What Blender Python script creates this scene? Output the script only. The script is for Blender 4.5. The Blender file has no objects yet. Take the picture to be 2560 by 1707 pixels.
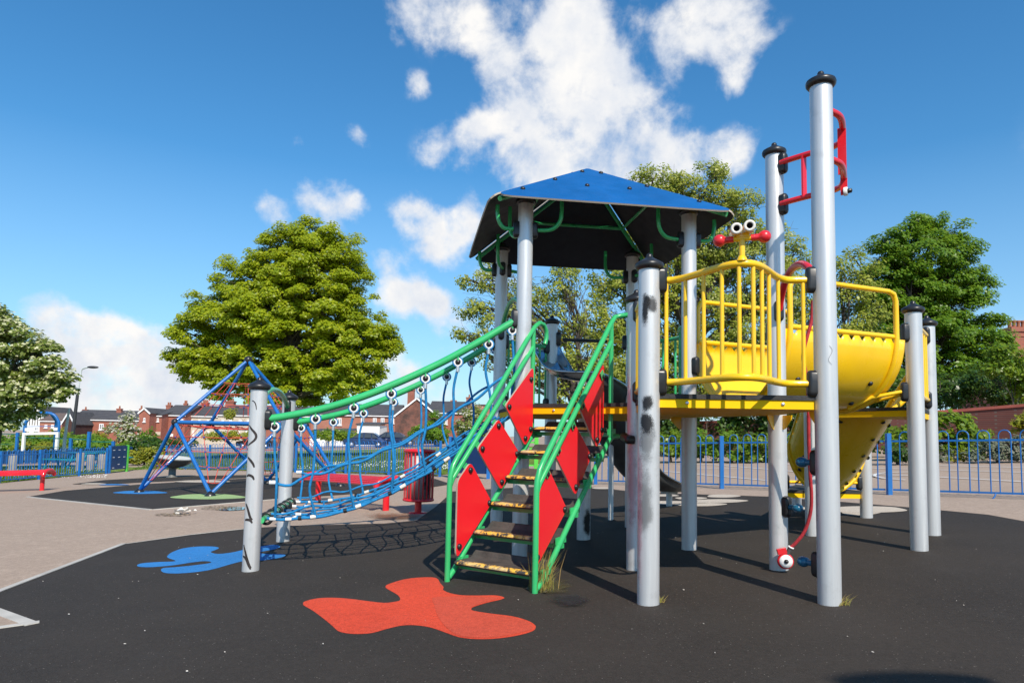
import bpy, math, random
import numpy as np
from mathutils import Vector, Matrix, Quaternion
random.seed(7)
RNG = np.random.default_rng(11)
SC = bpy.context.scene
COL = SC.collection
PI = math.pi
# ------------------------------------------------------------------ camera model (solved from the equal posts and square decks)
FPX, CYP, PITCH, ROLL, CAMH = 1717.0, 953.0, math.radians(4.56), 0.0194, 1.0
SLX, SLY = 0.042, 0.0027            # the ground falls gently to the left
PX = 1.0884

def gz(x, y):
    return SLX * x + SLY * y

def ray(dx, dy):
    a, b = dx * PX - 1280, dy * PX - CYP
    u = a * math.cos(ROLL) + b * math.sin(ROLL)
    v = -a * math.sin(ROLL) + b * math.cos(ROLL)
    U = -v / FPX
    return Vector((u / FPX, math.cos(PITCH) - U * math.sin(PITCH), math.sin(PITCH) + U * math.cos(PITCH)))

def G(dx, dy, dz=0.0):
    d = ray(dx, dy)
    t = (dz - CAMH) / (d.z - SLX * d.x - SLY * d.y)
    return Vector((0, 0, CAMH)) + d * t

def V(dx, dy, Y):
    d = ray(dx, dy)
    return Vector((0, 0, CAMH)) + d * (Y / d.y)

def vec(p):
    return Vector((p[0], p[1], p[2]))

# ------------------------------------------------------------------ mesh builder
class MB:
    def __init__(s):
        s.v, s.f, s.m, s.s = [], [], [], []

    def add(s, vs, fs, m=0, smooth=False):
        o = len(s.v)
        s.v.extend([tuple(p) for p in vs])
        for f in fs:
            s.f.append([i + o for i in f]); s.m.append(m); s.s.append(smooth)
        return s

    def box(s, c, size, ax=None, m=0):
        c = vec(c)
        X, Y, Z = ax if ax else (Vector((1, 0, 0)), Vector((0, 1, 0)), Vector((0, 0, 1)))
        hx, hy, hz = [q / 2 for q in size]
        vs = [c + X * (a * hx) + Y * (b * hy) + Z * (d * hz) for d in (-1, 1) for b in (-1, 1) for a in (-1, 1)]
        return s.add(vs, [(0, 2, 3, 1), (4, 5, 7, 6), (0, 1, 5, 4), (2, 6, 7, 3), (0, 4, 6, 2), (1, 3, 7, 5)], m)

    def bar(s, p0, p1, w, h, up=(0, 0, 1), m=0):
        p0, p1 = vec(p0), vec(p1)
        d = p1 - p0; L = d.length; d.normalize()
        u = vec(up); side = d.cross(u)
        if side.length < 1e-4:
            side = d.cross(Vector((1, 0, 0)))
        side.normalize(); u = side.cross(d)
        return s.box((p0 + p1) / 2, (L, w, h), (d, side, u), m)

    def tube(s, pts, r, n=10, m=0, closed=False, cap=True):
        pts = [vec(p) for p in pts]
        N = len(pts)
        rs = r if isinstance(r, (list, tuple)) else [r] * N
        tang = []
        for i in range(N):
            if closed:
                t = pts[(i + 1) % N] - pts[i - 1]
            else:
                t = pts[min(i + 1, N - 1)] - pts[max(i - 1, 0)]
            if t.length < 1e-9:
                t = Vector((0, 0, 1))
            tang.append(t.normalized())
        t0 = tang[0]
        a = Vector((0, 0, 1)) if abs(t0.z) < .9 else Vector((1, 0, 0))
        nrm = (a - t0 * a.dot(t0)).normalized()
        vs = []
        for i in range(N):
            if i:
                q = tang[i - 1].rotation_difference(tang[i])
                nrm = q @ nrm
                nrm = (nrm - tang[i] * nrm.dot(tang[i])).normalized()
            b = tang[i].cross(nrm)
            for j in range(n):
                th = 2 * PI * j / n
                vs.append(pts[i] + (nrm * math.cos(th) + b * math.sin(th)) * rs[i])
        fs = []
        M = N if closed else N - 1
        for i in range(M):
            for j in range(n):
                i2 = (i + 1) % N
                fs.append((i * n + j, i * n + (j + 1) % n, i2 * n + (j + 1) % n, i2 * n + j))
        s.add(vs, fs, m, True)
        if cap and not closed:
            s.add(vs[:n], [tuple(range(n))[::-1]], m)
            s.add(vs[-n:], [tuple(range(n))], m)
        return s

    def lathe(s, c, prof, n=20, axis=(0, 0, 1), m=0, smooth=True):
        c = vec(c); z = vec(axis).normalized()
        a = Vector((1, 0, 0)) if abs(z.x) < .9 else Vector((0, 1, 0))
        x = (a - z * a.dot(z)).normalized(); y = z.cross(x)
        vs = []
        for r, h in prof:
            for j in range(n):
                th = 2 * PI * j / n
                vs.append(c + z * h + (x * math.cos(th) + y * math.sin(th)) * max(r, 1e-5))
        fs = []
        for i in range(len(prof) - 1):
            for j in range(n):
                fs.append((i * n + j, i * n + (j + 1) % n, (i + 1) * n + (j + 1) % n, (i + 1) * n + j))
        return s.add(vs, fs, m, smooth)

    def sphere(s, c, r, n=12, m=0, sc=(1, 1, 1)):
        prof = [(math.sin(PI * i / n) , -math.cos(PI * i / n)) for i in range(n + 1)]
        c = vec(c); nn = n * 2
        vs, fs = [], []
        for rr, h in prof:
            for j in range(nn):
                th = 2 * PI * j / nn
                vs.append(c + Vector((rr * math.cos(th) * r * sc[0], rr * math.sin(th) * r * sc[1], h * r * sc[2])))
        for i in range(n):
            for j in range(nn):
                fs.append((i * nn + j, i * nn + (j + 1) % nn, (i + 1) * nn + (j + 1) % nn, (i + 1) * nn + j))
        return s.add(vs, fs, m, True)

    def ring(s, c, axis, R, r, n=20, k=8, m=0, sx=1.0):
        c = vec(c); z = vec(axis).normalized()
        a = Vector((0, 0, 1)) if abs(z.z) < .9 else Vector((1, 0, 0))
        x = (a - z * a.dot(z)).normalized(); y = z.cross(x)
        pts = [c + (x * math.cos(2 * PI * i / n) + y * math.sin(2 * PI * i / n) * sx) * R for i in range(n)]
        return s.tube(pts, r, k, m, closed=True)

    def prism(s, poly, d, m=0, mside=None):
        poly = [vec(p) for p in poly]; d = vec(d); n = len(poly)
        top = [p + d for p in poly]
        s.add(poly, [tuple(range(n))[::-1]], m)
        s.add(top, [tuple(range(n))], m)
        vs = poly + top
        s.add(vs, [(i, (i + 1) % n, n + (i + 1) % n, n + i) for i in range(n)], m if mside is None else mside)
        return s

    def build(s, name, mats, parent=None, origin=None):
        if not isinstance(mats, (list, tuple)):
            mats = [mats]
        if parent is not None:
            org = Vector(parent['_o'])
        else:
            org = vec(origin) if origin is not None else Vector((0, 0, 0))
        me = bpy.data.meshes.new(name)
        ox, oy, oz = org
        me.from_pydata([(p[0] - ox, p[1] - oy, p[2] - oz) for p in s.v], [], s.f)
        for mt in mats:
            me.materials.append(mt)
        me.polygons.foreach_set('material_index', s.m)
        me.polygons.foreach_set('use_smooth', s.s)
        me.update()
        o = bpy.data.objects.new(name, me)
        COL.objects.link(o)
        if parent is not None:
            o.parent = parent
        else:
            o.location = org
        o['_o'] = tuple(org)
        return o

def inst(me, name, parent, loc, axis=(0, 0, 1)):
    """one more object on shared mesh data, its local z turned to axis"""
    o = bpy.data.objects.new(name, me); COL.objects.link(o)
    o.parent = parent
    o.location = vec(loc) - Vector(parent['_o'])
    o.rotation_mode = 'QUATERNION'
    o.rotation_quaternion = Vector((0, 0, 1)).rotation_difference(vec(axis).normalized())
    o['_o'] = parent['_o']
    return o

def tag(o, label=None, cat=None, group=None, kind=None):
    if label: o['label'] = label
    if cat: o['category'] = cat
    if group: o['group'] = group
    if kind: o['kind'] = kind
    return o

def thing(name, label, cat, loc, group=None):
    o = bpy.data.objects.new(name, None); COL.objects.link(o)
    o.empty_display_size = .2
    o.location = vec(loc); o['_o'] = tuple(loc)
    return tag(o, label, cat, group)

def copy_tree(o, parent=None):
    c = o.copy(); COL.objects.link(c)
    if parent is not None: c.parent = parent
    for ch in list(o.children):
        copy_tree(ch, c)
    return c

def smooth_pts(pts, n=6, closed=False):
    pts = [Vector(p) for p in pts]
    N = len(pts); out = []
    M = N if closed else N - 1
    for i in range(M):
        if closed:
            p0, p1, p2, p3 = pts[(i - 1) % N], pts[i], pts[(i + 1) % N], pts[(i + 2) % N]
        else:
            p1, p2 = pts[i], pts[i + 1]
            p0 = pts[i - 1] if i > 0 else p1 * 2 - p2
            p3 = pts[i + 2] if i + 2 < N else p2 * 2 - p1
        for j in range(n):
            t = j / n
            out.append(.5 * ((2 * p1) + (p2 - p0) * t + (2 * p0 - 5 * p1 + 4 * p2 - p3) * t * t + (3 * p1 - p0 - 3 * p2 + p3) * t ** 3))
    if not closed:
        out.append(pts[-1])
    return out

def round_poly(poly, r, n=4):
    """round the corners of a planar polygon"""
    poly = [vec(p) for p in poly]; out = []
    N = len(poly)
    for i in range(N):
        p, a, b = poly[i], poly[i - 1], poly[(i + 1) % N]
        da, db = (a - p), (b - p)
        ra = min(r, da.length * .45); rb = min(r, db.length * .45)
        pa, pb = p + da.normalized() * ra, p + db.normalized() * rb
        for j in range(n + 1):
            t = j / n
            out.append(pa * (1 - t) ** 2 + p * 2 * t * (1 - t) + pb * t * t)
    return out

# ------------------------------------------------------------------ materials
MATS = {}
def nd(nt, t, **kw):
    n = nt.nodes.new(t)
    for a, b in kw.items():
        setattr(n, a, b)
    return n

def base(name):
    m = bpy.data.materials.new(name); m.use_nodes = True
    nt = m.node_tree
    bs = nt.nodes['Principled BSDF']
    return m, nt, bs, nt.links.new

def noise_fac(nt, scale, detail=4, rough=.55, coord='Object', vecsrc=None):
    tc = nd(nt, 'ShaderNodeTexCoord')
    nz = nd(nt, 'ShaderNodeTexNoise'); nz.inputs['Scale'].default_value = scale
    nz.inputs['Detail'].default_value = detail; nz.inputs['Roughness'].default_value = rough
    nt.links.new(vecsrc if vecsrc else tc.outputs[coord], nz.inputs['Vector'])
    return nz.outputs['Fac'], tc

def mixc(nt, fac, a, b):
    mx = nd(nt, 'ShaderNodeMix', data_type='RGBA')
    L = nt.links.new
    if hasattr(fac, 'links'): L(fac, mx.inputs[0])
    else: mx.inputs[0].default_value = fac
    for src, k in ((a, 6), (b, 7)):
        if hasattr(src, 'links'): L(src, mx.inputs[k])
        else: mx.inputs[k].default_value = (*src[:3], 1)
    return mx.outputs[2]

def mrange(nt, x, a, b, c=0., d=1., smooth=False):
    mr = nd(nt, 'ShaderNodeMapRange')
    if smooth: mr.interpolation_type = 'SMOOTHSTEP'
    nt.links.new(x, mr.inputs[0])
    for i, q in enumerate((a, b, c, d)): mr.inputs[1 + i].default_value = q
    return mr.outputs[0]

def math_(nt, op, a, b=None):
    n = nd(nt, 'ShaderNodeMath', operation=op)
    for i, q in enumerate((a, b)):
        if q is None: continue
        if hasattr(q, 'links'): nt.links.new(q, n.inputs[i])
        else: n.inputs[i].default_value = q
    return n.outputs[0]

def add_bump(nt, bs, h, strength, dist=.01):
    b = nd(nt, 'ShaderNodeBump'); b.inputs['Strength'].default_value = strength
    b.inputs['Distance'].default_value = dist
    nt.links.new(h, b.inputs['Height']); nt.links.new(b.outputs[0], bs.inputs['Normal'])

def mat(name, col, rough=.5, metal=0., var=.12, vs=5., bump=0., bs_=120., dirt=.0, dirtcol=(.12, .1, .08), spec=.5, coat=0.):
    m, nt, bs, L = base(name)
    f, _ = noise_fac(nt, vs)
    f = mrange(nt, f, .3, .7)
    c = mixc(nt, f, [q * (1 - var) for q in col], [min(q * (1 + var), 1) for q in col])
    if dirt > 0:
        f2, _ = noise_fac(nt, vs * 4.7, 6, .7)
        f2 = mrange(nt, f2, .58, .75, 0, dirt, True)
        c = mixc(nt, f2, c, dirtcol)
    if coat > 0:
        f5, _ = noise_fac(nt, 48, 5, .75)
        c = mixc(nt, mrange(nt, f5, .66, .72, 0, .55), c, [min(q * .55 + .16, 1) for q in col])
        f6, _ = noise_fac(nt, 2.2, 4, .6)
        c = mixc(nt, mrange(nt, f6, .45, .75, 0, .22), c, [min(q * .9 + .07, 1) for q in col])
    L(c, bs.inputs['Base Color'])
    f3, _ = noise_fac(nt, vs * 2.3, 5, .6)
    L(mrange(nt, f3, .3, .7, max(rough - .08, .02), rough + .1), bs.inputs['Roughness'])
    bs.inputs['Metallic'].default_value = metal
    bs.inputs['Specular IOR Level'].default_value = spec
    bs.inputs['Coat Weight'].default_value = coat
    if bump > 0:
        f4, _ = noise_fac(nt, bs_, 3)
        add_bump(nt, bs, f4, bump)
    MATS[name] = m
    return m

def rubber(name, col, speck, amount=.5, var=.16, rough=.85):
    m, nt, bs, L = base(name)
    f, tc = noise_fac(nt, .9, 5, .6)
    c = mixc(nt, mrange(nt, f, .3, .7), [q * (1 - var) for q in col], [q * (1 + var) for q in col])
    g2, _ = noise_fac(nt, 38, 4, .8)
    c = mixc(nt, mrange(nt, g2, .40, .62, 0, .42), c, [q * 1.75 + .006 for q in col])
    g3, _ = noise_fac(nt, 2.6, 6, .7)
    c = mixc(nt, mrange(nt, g3, .55, .75, 0, .3), c, [q * .8 + .030 for q in col])
    g, _ = noise_fac(nt, 160, 2)                                        # bonded crumbs
    c = mixc(nt, mrange(nt, g, .45, .7, 0, .55), c, [q * 1.9 + .012 for q in col])
    for sc, thr, a in ((52, .10, .75), (19, .045, .9)):
        vo = nd(nt, 'ShaderNodeTexVoronoi'); vo.inputs['Scale'].default_value = sc
        L(tc.outputs['Object'], vo.inputs['Vector'])
        pick = math_(nt, 'GREATER_THAN', vo.outputs['Color'], 1 - amount)
        s = math_(nt, 'MULTIPLY', mrange(nt, vo.outputs['Distance'], thr, thr * 1.6, a, 0), pick)
        c = mixc(nt, s, c, speck)
    L(c, bs.inputs['Base Color'])
    bs.inputs['Roughness'].default_value = rough
    bs.inputs['Specular IOR Level'].default_value = .3
    add_bump(nt, bs, g, .55, .006)
    MATS[name] = m
    return m

def tarmac(name, a, b, speck):
    m, nt, bs, L = base(name)
    f, tc = noise_fac(nt, .35, 6, .65)
    c = mixc(nt, mrange(nt, f, .3, .7), a, b)
    g, _ = noise_fac(nt, 95, 3, .7)
    c = mixc(nt, mrange(nt, g, .35, .7, 0, .6), c, [q * .55 for q in a])
    g2, _ = noise_fac(nt, 26, 5, .8)
    c = mixc(nt, mrange(nt, g2, .42, .62, 0, .5), c, [q * .6 for q in a])
    g3, _ = noise_fac(nt, 9, 4, .75)
    c = mixc(nt, mrange(nt, g3, .5, .7, 0, .25), c, [min(q * 1.35, 1) for q in b])
    vo = nd(nt, 'ShaderNodeTexVoronoi'); vo.inputs['Scale'].default_value = 45
    L(tc.outputs['Object'], vo.inputs['Vector'])
    pick = math_(nt, 'GREATER_THAN', vo.outputs['Color'], .6)
    c = mixc(nt, math_(nt, 'MULTIPLY', mrange(nt, vo.outputs['Distance'], .12, .2, .7, 0), pick), c, speck)
    st, _ = noise_fac(nt, 1.3, 6, .7)
    c = mixc(nt, mrange(nt, st, .6, .72, 0, .3), c, [q * .45 for q in a])
    L(c, bs.inputs['Base Color']); bs.inputs['Roughness'].default_value = .9
    bs.inputs['Specular IOR Level'].default_value = .25
    add_bump(nt, bs, g, .4, .006)
    MATS[name] = m
    return m

def grass_mat(name, a, b, daisies=.0):
    m, nt, bs, L = base(name)
    f, tc = noise_fac(nt, .25, 6, .65)
    c = mixc(nt, mrange(nt, f, .35, .65), a, b)
    g, _ = noise_fac(nt, 14, 6, .75)
    c = mixc(nt, mrange(nt, g, .35, .7, 0, .75), c, [q * .35 for q in a])
    if daisies:
        vo = nd(nt, 'ShaderNodeTexVoronoi'); vo.inputs['Scale'].default_value = 3.2
        L(tc.outputs['Object'], vo.inputs['Vector'])
        dens, _ = noise_fac(nt, .22, 3)
        pick = math_(nt, 'GREATER_THAN', vo.outputs['Color'], .35)
        s = math_(nt, 'MULTIPLY', mrange(nt, vo.outputs['Distance'], .16, .24, daisies, 0), pick)
        s = math_(nt, 'MULTIPLY', s, mrange(nt, dens, .42, .55))
        c = mixc(nt, s, c, (.75, .75, .7))
    L(c, bs.inputs['Base Color']); bs.inputs['Roughness'].default_value = .9
    bs.inputs['Specular IOR Level'].default_value = .15
    add_bump(nt, bs, g, .8, .06)
    MATS[name] = m
    return m

def leaf_mat(name, cols, trans=.35, rough=.5):
    m = bpy.data.materials.new(name); m.use_nodes = True
    nt = m.node_tree; L = nt.links.new
    bs = nt.nodes['Principled BSDF']; out = nt.nodes['Material Output']
    ge = nd(nt, 'ShaderNodeNewGeometry')
    rp = nd(nt, 'ShaderNodeValToRGB')
    L(ge.outputs['Random Per Island'], rp.inputs[0])
    el = rp.color_ramp.elements
    el[0].position = 0; el[0].color = (*cols[0], 1)
    el[1].position = 1; el[1].color = (*cols[-1], 1)
    for i, c in enumerate(cols[1:-1]):
        e = el.new((i + 1) / (len(cols) - 1)); e.color = (*c, 1)
    f, _ = noise_fac(nt, .6, 3)
    c = mixc(nt, mrange(nt, f, .4, .68, 0, .35), rp.outputs[0], [q * .75 for q in cols[0]])
    L(c, bs.inputs['Base Color']); bs.inputs['Roughness'].default_value = rough
    bs.inputs['Specular IOR Level'].default_value = .35
    tr = nd(nt, 'ShaderNodeBsdfTranslucent')
    tcol = mixc(nt, .5, c, [min(q * 2.2, 1) for q in cols[-1]])
    L(tcol, tr.inputs[0])
    mx = nd(nt, 'ShaderNodeMixShader'); mx.inputs[0].default_value = trans
    L(bs.outputs[0], mx.inputs[1]); L(tr.outputs[0], mx.inputs[2]); L(mx.outputs[0], out.inputs[0])
    MATS[name] = m
    return m

def brick_mat(name, c1, c2, mortar, scale=1.0, soot=0.):
    m, nt, bs, L = base(name)
    tc = nd(nt, 'ShaderNodeTexCoord'); sp = nd(nt, 'ShaderNodeSeparateXYZ'); L(tc.outputs['Object'], sp.inputs[0])
    u = math_(nt, 'ADD', sp.outputs[0], math_(nt, 'MULTIPLY', sp.outputs[1], .77))
    cb = nd(nt, 'ShaderNodeCombineXYZ'); L(u, cb.inputs[0]); L(sp.outputs[2], cb.inputs[1])
    br = nd(nt, 'ShaderNodeTexBrick'); L(cb.outputs[0], br.inputs['Vector'])
    br.inputs['Scale'].default_value = 1 / scale
    br.inputs['Brick Width'].default_value = .225; br.inputs['Row Height'].default_value = .075
    br.inputs['Mortar Size'].default_value = .008
    for q, k in ((c1, 'Color1'), (c2, 'Color2'), (mortar, 'Mortar')): br.inputs[k].default_value = (*q, 1)
    f, _ = noise_fac(nt, .7, 6, .7)
    c = mixc(nt, mrange(nt, f, .35, .7, 0, .5), br.outputs['Color'], [q * .55 for q in c1])
    if soot:
        f2, _ = noise_fac(nt, .45, 5, .7)
        c = mixc(nt, mrange(nt, f2, .42, .62, 0, soot), c, (.035, .028, .024))
    L(c, bs.inputs['Base Color']); bs.inputs['Roughness'].default_value = .9
    MATS[name] = m
    return m

def rooftile(name, a, b):
    m, nt, bs, L = base(name)
    tc = nd(nt, 'ShaderNodeTexCoord'); sp = nd(nt, 'ShaderNodeSeparateXYZ'); L(tc.outputs['Object'], sp.inputs[0])
    w = nd(nt, 'ShaderNodeTexWave', bands_direction='Z'); w.inputs['Scale'].default_value = 1.1
    L(tc.outputs['Object'], w.inputs['Vector'])
    f, _ = noise_fac(nt, 1.2, 6, .7)
    c = mixc(nt, mrange(nt, f, .3, .7), a, b)
    c = mixc(nt, mrange(nt, w.outputs['Fac'], .0, .3, .35, 0), c, [q * .4 for q in a])
    L(c, bs.inputs['Base Color']); bs.inputs['Roughness'].default_value = .8
    MATS[name] = m
    return m

def spray_mat(name, col, dens=1.0):
    """sprayed paint: a stain with a soft noisy edge of its own, on its own patch (UV 0..1)"""
    m, nt, bs, L = base(name)
    out = nt.nodes['Material Output']
    uv = nd(nt, 'ShaderNodeTexCoord')
    sp = nd(nt, 'ShaderNodeSeparateXYZ'); L(uv.outputs['UV'], sp.inputs[0])
    a = math_(nt, 'SUBTRACT', sp.outputs[0], .5); b = math_(nt, 'SUBTRACT', sp.outputs[1], .5)
    r = math_(nt, 'SQRT', math_(nt, 'ADD', math_(nt, 'MULTIPLY', a, a), math_(nt, 'MULTIPLY', b, b)))
    f1, _ = noise_fac(nt, 11, 4); f2, _ = noise_fac(nt, 240, 2, .8)
    q = math_(nt, 'ADD', math_(nt, 'ADD', r, math_(nt, 'MULTIPLY', math_(nt, 'SUBTRACT', f1, .5), .6)),
              math_(nt, 'MULTIPLY', math_(nt, 'SUBTRACT', f2, .5), .55))
    al = mrange(nt, q, .2, .46, dens, 0., True)
    bs.inputs['Base Color'].default_value = (*col, 1); bs.inputs['Roughness'].default_value = .6
    tr = nd(nt, 'ShaderNodeBsdfTransparent'); mx = nd(nt, 'ShaderNodeMixShader')
    L(al, mx.inputs[0]); L(tr.outputs[0], mx.inputs[1]); L(bs.outputs[0], mx.inputs[2]); L(mx.outputs[0], out.inputs[0])
    MATS[name] = m
    return m

def post_mat():
    m, nt, bs, L = base('anodised_post')
    tc = nd(nt, 'ShaderNodeTexCoord'); mp = nd(nt, 'ShaderNodeMapping'); mp.inputs['Scale'].default_value = (26, 26, 1.1)
    L(tc.outputs['Object'], mp.inputs[0])
    f, _ = noise_fac(nt, 1, 5, .65, vecsrc=mp.outputs[0])
    c = mixc(nt, mrange(nt, f, .35, .7), (.60, .60, .60), (.70, .695, .68))
    g, _ = noise_fac(nt, 5, 6, .72)
    c = mixc(nt, mrange(nt, g, .56, .72, 0, .35), c, (.34, .335, .32))
    s_, _ = noise_fac(nt, 90, 3, .8)
    c = mixc(nt, mrange(nt, s_, .70, .76, 0, .7), c, (.20, .19, .18))
    L(c, bs.inputs['Base Color']); bs.inputs['Metallic'].default_value = .42
    L(mrange(nt, f, .3, .7, .34, .5), bs.inputs['Roughness'])
    return m
alu = post_mat()
black = mat('black_plastic', (.018, .018, .019), .34, 0, .2, 12)
yellow = mat('yellow_paint', (.95, .56, .004), .3, 0, .05, 3, 0, 1, .12, (.45, .25, .02), coat=.3)
beamyel = mat('deck_beam_paint', (.93, .54, .004), .6, 0, .06, 3, 0, 1, .2, (.45, .25, .02), spec=.15)
green = mat('green_paint', (.035, .43, .135), .3, 0, .07, 4, 0, 1, .1, (.02, .2, .07), coat=.3)
red = mat('red_paint', (.70, .012, .02), .3, 0, .07, 4, 0, 1, .1, (.4, .02, .02), coat=.3)
redpanel = mat('red_board', (.80, .014, .022), .38, 0, .04, 2, 0, 1, .08, (.5, .05, .05))
boardedge = mat('board_edge', (.42, .36, .29), .7)
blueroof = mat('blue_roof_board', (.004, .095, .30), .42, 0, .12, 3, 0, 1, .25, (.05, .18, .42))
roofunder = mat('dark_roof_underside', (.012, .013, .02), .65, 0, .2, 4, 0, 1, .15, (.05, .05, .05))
bluefence = mat('blue_paint', (.004, .125, .40), .38, 0, .1, 5, coat=.1)
bluedark = mat('dark_blue_board', (.006, .035, .13), .4, 0, .1, 3)
ropeblue = mat('blue_rope', (.006, .20, .46), .75, 0, .25, 30, .5, 260)
ropered = mat('red_rope', (.50, .03, .04), .75, 0, .25, 30, .5, 260)
netred = mat('orange_red_net_rope', (.55, .07, .045), .75, 0, .2, 20)
white = mat('white_plastic', (.78, .78, .76), .4, 0, .05, 10)
cream = mat('off_white_plastic', (.74, .70, .62), .45, 0, .06, 10, 0, 1, .3, (.3, .27, .2))
metal = mat('ferrule_metal', (.72, .72, .72), .32, .8, .06, 20)
steel = mat('polished_steel', (.58, .6, .63), .16, 1.0, .05, 6)
steelback = mat('dull_steel_underside', (.12, .12, .115), .5, .4, .2, 5)
teal = mat('teal_ball', (.006, .11, .20), .25, 0, .08, 8, coat=.3)
deckblack = mat('deck_board', (.03, .029, .028), .75, 0, .3, 6, .4, 90)
treadblack = mat('worn_tread_rubber', (.062, .052, .044), .8, 0, .35, 9, .5, 70, .35, (.14, .12, .1))
def nose_mat():
    m, nt, bs, L = base('worn_yellow_nosing')
    f, _ = noise_fac(nt, 22, 6, .7)
    c = mixc(nt, mrange(nt, f, .47, .53), (.78, .44, .05), (.05, .045, .04))
    f2, _ = noise_fac(nt, 9, 4, .7)
    c = mixc(nt, mrange(nt, f2, .5, .62, 0, .7), c, (.72, .52, .25))
    L(c, bs.inputs['Base Color']); bs.inputs['Roughness'].default_value = .7
    return m
nosing = nose_mat()
spray = spray_mat('black_spray_paint', (.012, .012, .014))
spraylight = spray_mat('faint_spray_paint', (.02, .02, .022), .7)
scorch = spray_mat('scorch_mark', (.01, .008, .007), .95)
pinkspray = spray_mat('faded_pink_spray', (.55, .25, .3), .35)
blackrub = rubber('black_wetpour', (.0265, .0205, .0155), (.26, .23, .19), .30, .3)
redrub = rubber('red_wetpour', (.50, .048, .018), (.16, .025, .015), .55, .22)
redrub2 = rubber('faded_red_wetpour', (.44, .055, .026), (.20, .04, .03), .5, .2)
bluerub = rubber('blue_wetpour', (.020, .15, .38), (.09, .26, .45), .5, .22)
greenrub = rubber('green_wetpour', (.24, .34, .14), (.36, .42, .24), .35, .12)
beigerub = rubber('beige_wetpour', (.40, .34, .27), (.5, .45, .36), .3, .1)
tar = tarmac('pinkish_tarmac', (.415, .31, .235), (.475, .36, .275), (.68, .57, .46))
concrete = mat('pale_concrete', (.46, .43, .38), .85, 0, .14, 4, .4, 90, .3, (.2, .18, .15))
lawn = grass_mat('daisy_lawn', (.16, .25, .035), (.24, .31, .05), .8)
linepaint = mat('court_line_paint', (.66, .64, .6), .8, 0, .12, 3, 0, 1, .35, (.34, .3, .28))
EXPO, SUN_E, SKY_E, SKY_SAT, SKY_VAL, CL_E, SKY_TINT = 0.10, 5.0, .10, 1.15, 1.34, 9.3, (.78, 1.02, 1.12)
CN_S, CD_A, CD_N, CD_F, CLO, CHI = 12.0, 1.1, 3.3, 1.3, .24, 1.5
# ------------------------------------------------------------------ camera
cam = bpy.data.cameras.new('camera'); co = bpy.data.objects.new('camera', cam); COL.objects.link(co)
cr, sr, cp, sp_ = math.cos(ROLL), math.sin(ROLL), math.cos(PITCH), math.sin(PITCH)
fw = Vector((0, cp, sp_)); up0 = Vector((0, -sp_, cp)); rt0 = Vector((1, 0, 0))
R_ = rt0 * cr + up0 * sr; U_ = up0 * cr - rt0 * sr
co.matrix_world = Matrix(((R_.x, U_.x, -fw.x, 0), (R_.y, U_.y, -fw.y, 0), (R_.z, U_.z, -fw.z, CAMH), (0, 0, 0, 1)))
cam.sensor_width = 36; cam.lens = 36 * FPX / 2560
cam.shift_y = (CYP - 853.5) / 2560
cam.clip_start = .05; cam.clip_end = 3000
SC.camera = co
SC.view_settings.view_transform = 'Standard'; SC.view_settings.look = 'None'
SC.view_settings.exposure = EXPO; SC.view_settings.gamma = 1
SC.render.engine = 'CYCLES'
SC.cycles.max_bounces = 6; SC.cycles.transparent_max_bounces = 12
SC.cycles.use_denoising = True

# ------------------------------------------------------------------ sun and sky
EL, AZ = math.radians(43.3), math.radians(161.5)         # azimuth from +Y clockwise
sdir = Vector((math.sin(AZ) * math.cos(EL), math.cos(AZ) * math.cos(EL), math.sin(EL)))
sl = bpy.data.lights.new('sun', 'SUN'); sl.energy = SUN_E; sl.angle = math.radians(.53); sl.color = (1, .92, .80)
so = bpy.data.objects.new('sun', sl); COL.objects.link(so); so.location = (8, -24, 24)
so.rotation_mode = 'QUATERNION'; so.rotation_quaternion = Vector((0, 0, 1)).rotation_difference(sdir)

w = bpy.data.worlds.new('World'); SC.world = w; w.use_nodes = True
nt = w.node_tree; L = nt.links.new
bg = nt.nodes['Background']; bg.inputs['Strength'].default_value = SKY_E
sky = nd(nt, 'ShaderNodeTexSky', sky_type='NISHITA'); sky.sun_disc = False
sky.sun_elevation = EL; sky.sun_rotation = AZ; sky.altitude = 40
sky.air_density = 1.15; sky.dust_density = .35; sky.ozone_density = 3.2
tc = nd(nt, 'ShaderNodeTexCoord')
dirv = tc.outputs['Generated']
hs = nd(nt, 'ShaderNodeHueSaturation'); hs.inputs['Saturation'].default_value = SKY_SAT; hs.inputs['Value'].default_value = SKY_VAL
hs.inputs['Hue'].default_value = .5
tint = nd(nt, 'ShaderNodeMix', data_type='RGBA', blend_type='MULTIPLY'); tint.inputs[0].default_value = 1; tint.inputs[7].default_value = (*SKY_TINT, 1)
L(sky.outputs[0], tint.inputs[6]); L(tint.outputs[2], hs.inputs['Color'])
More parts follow.
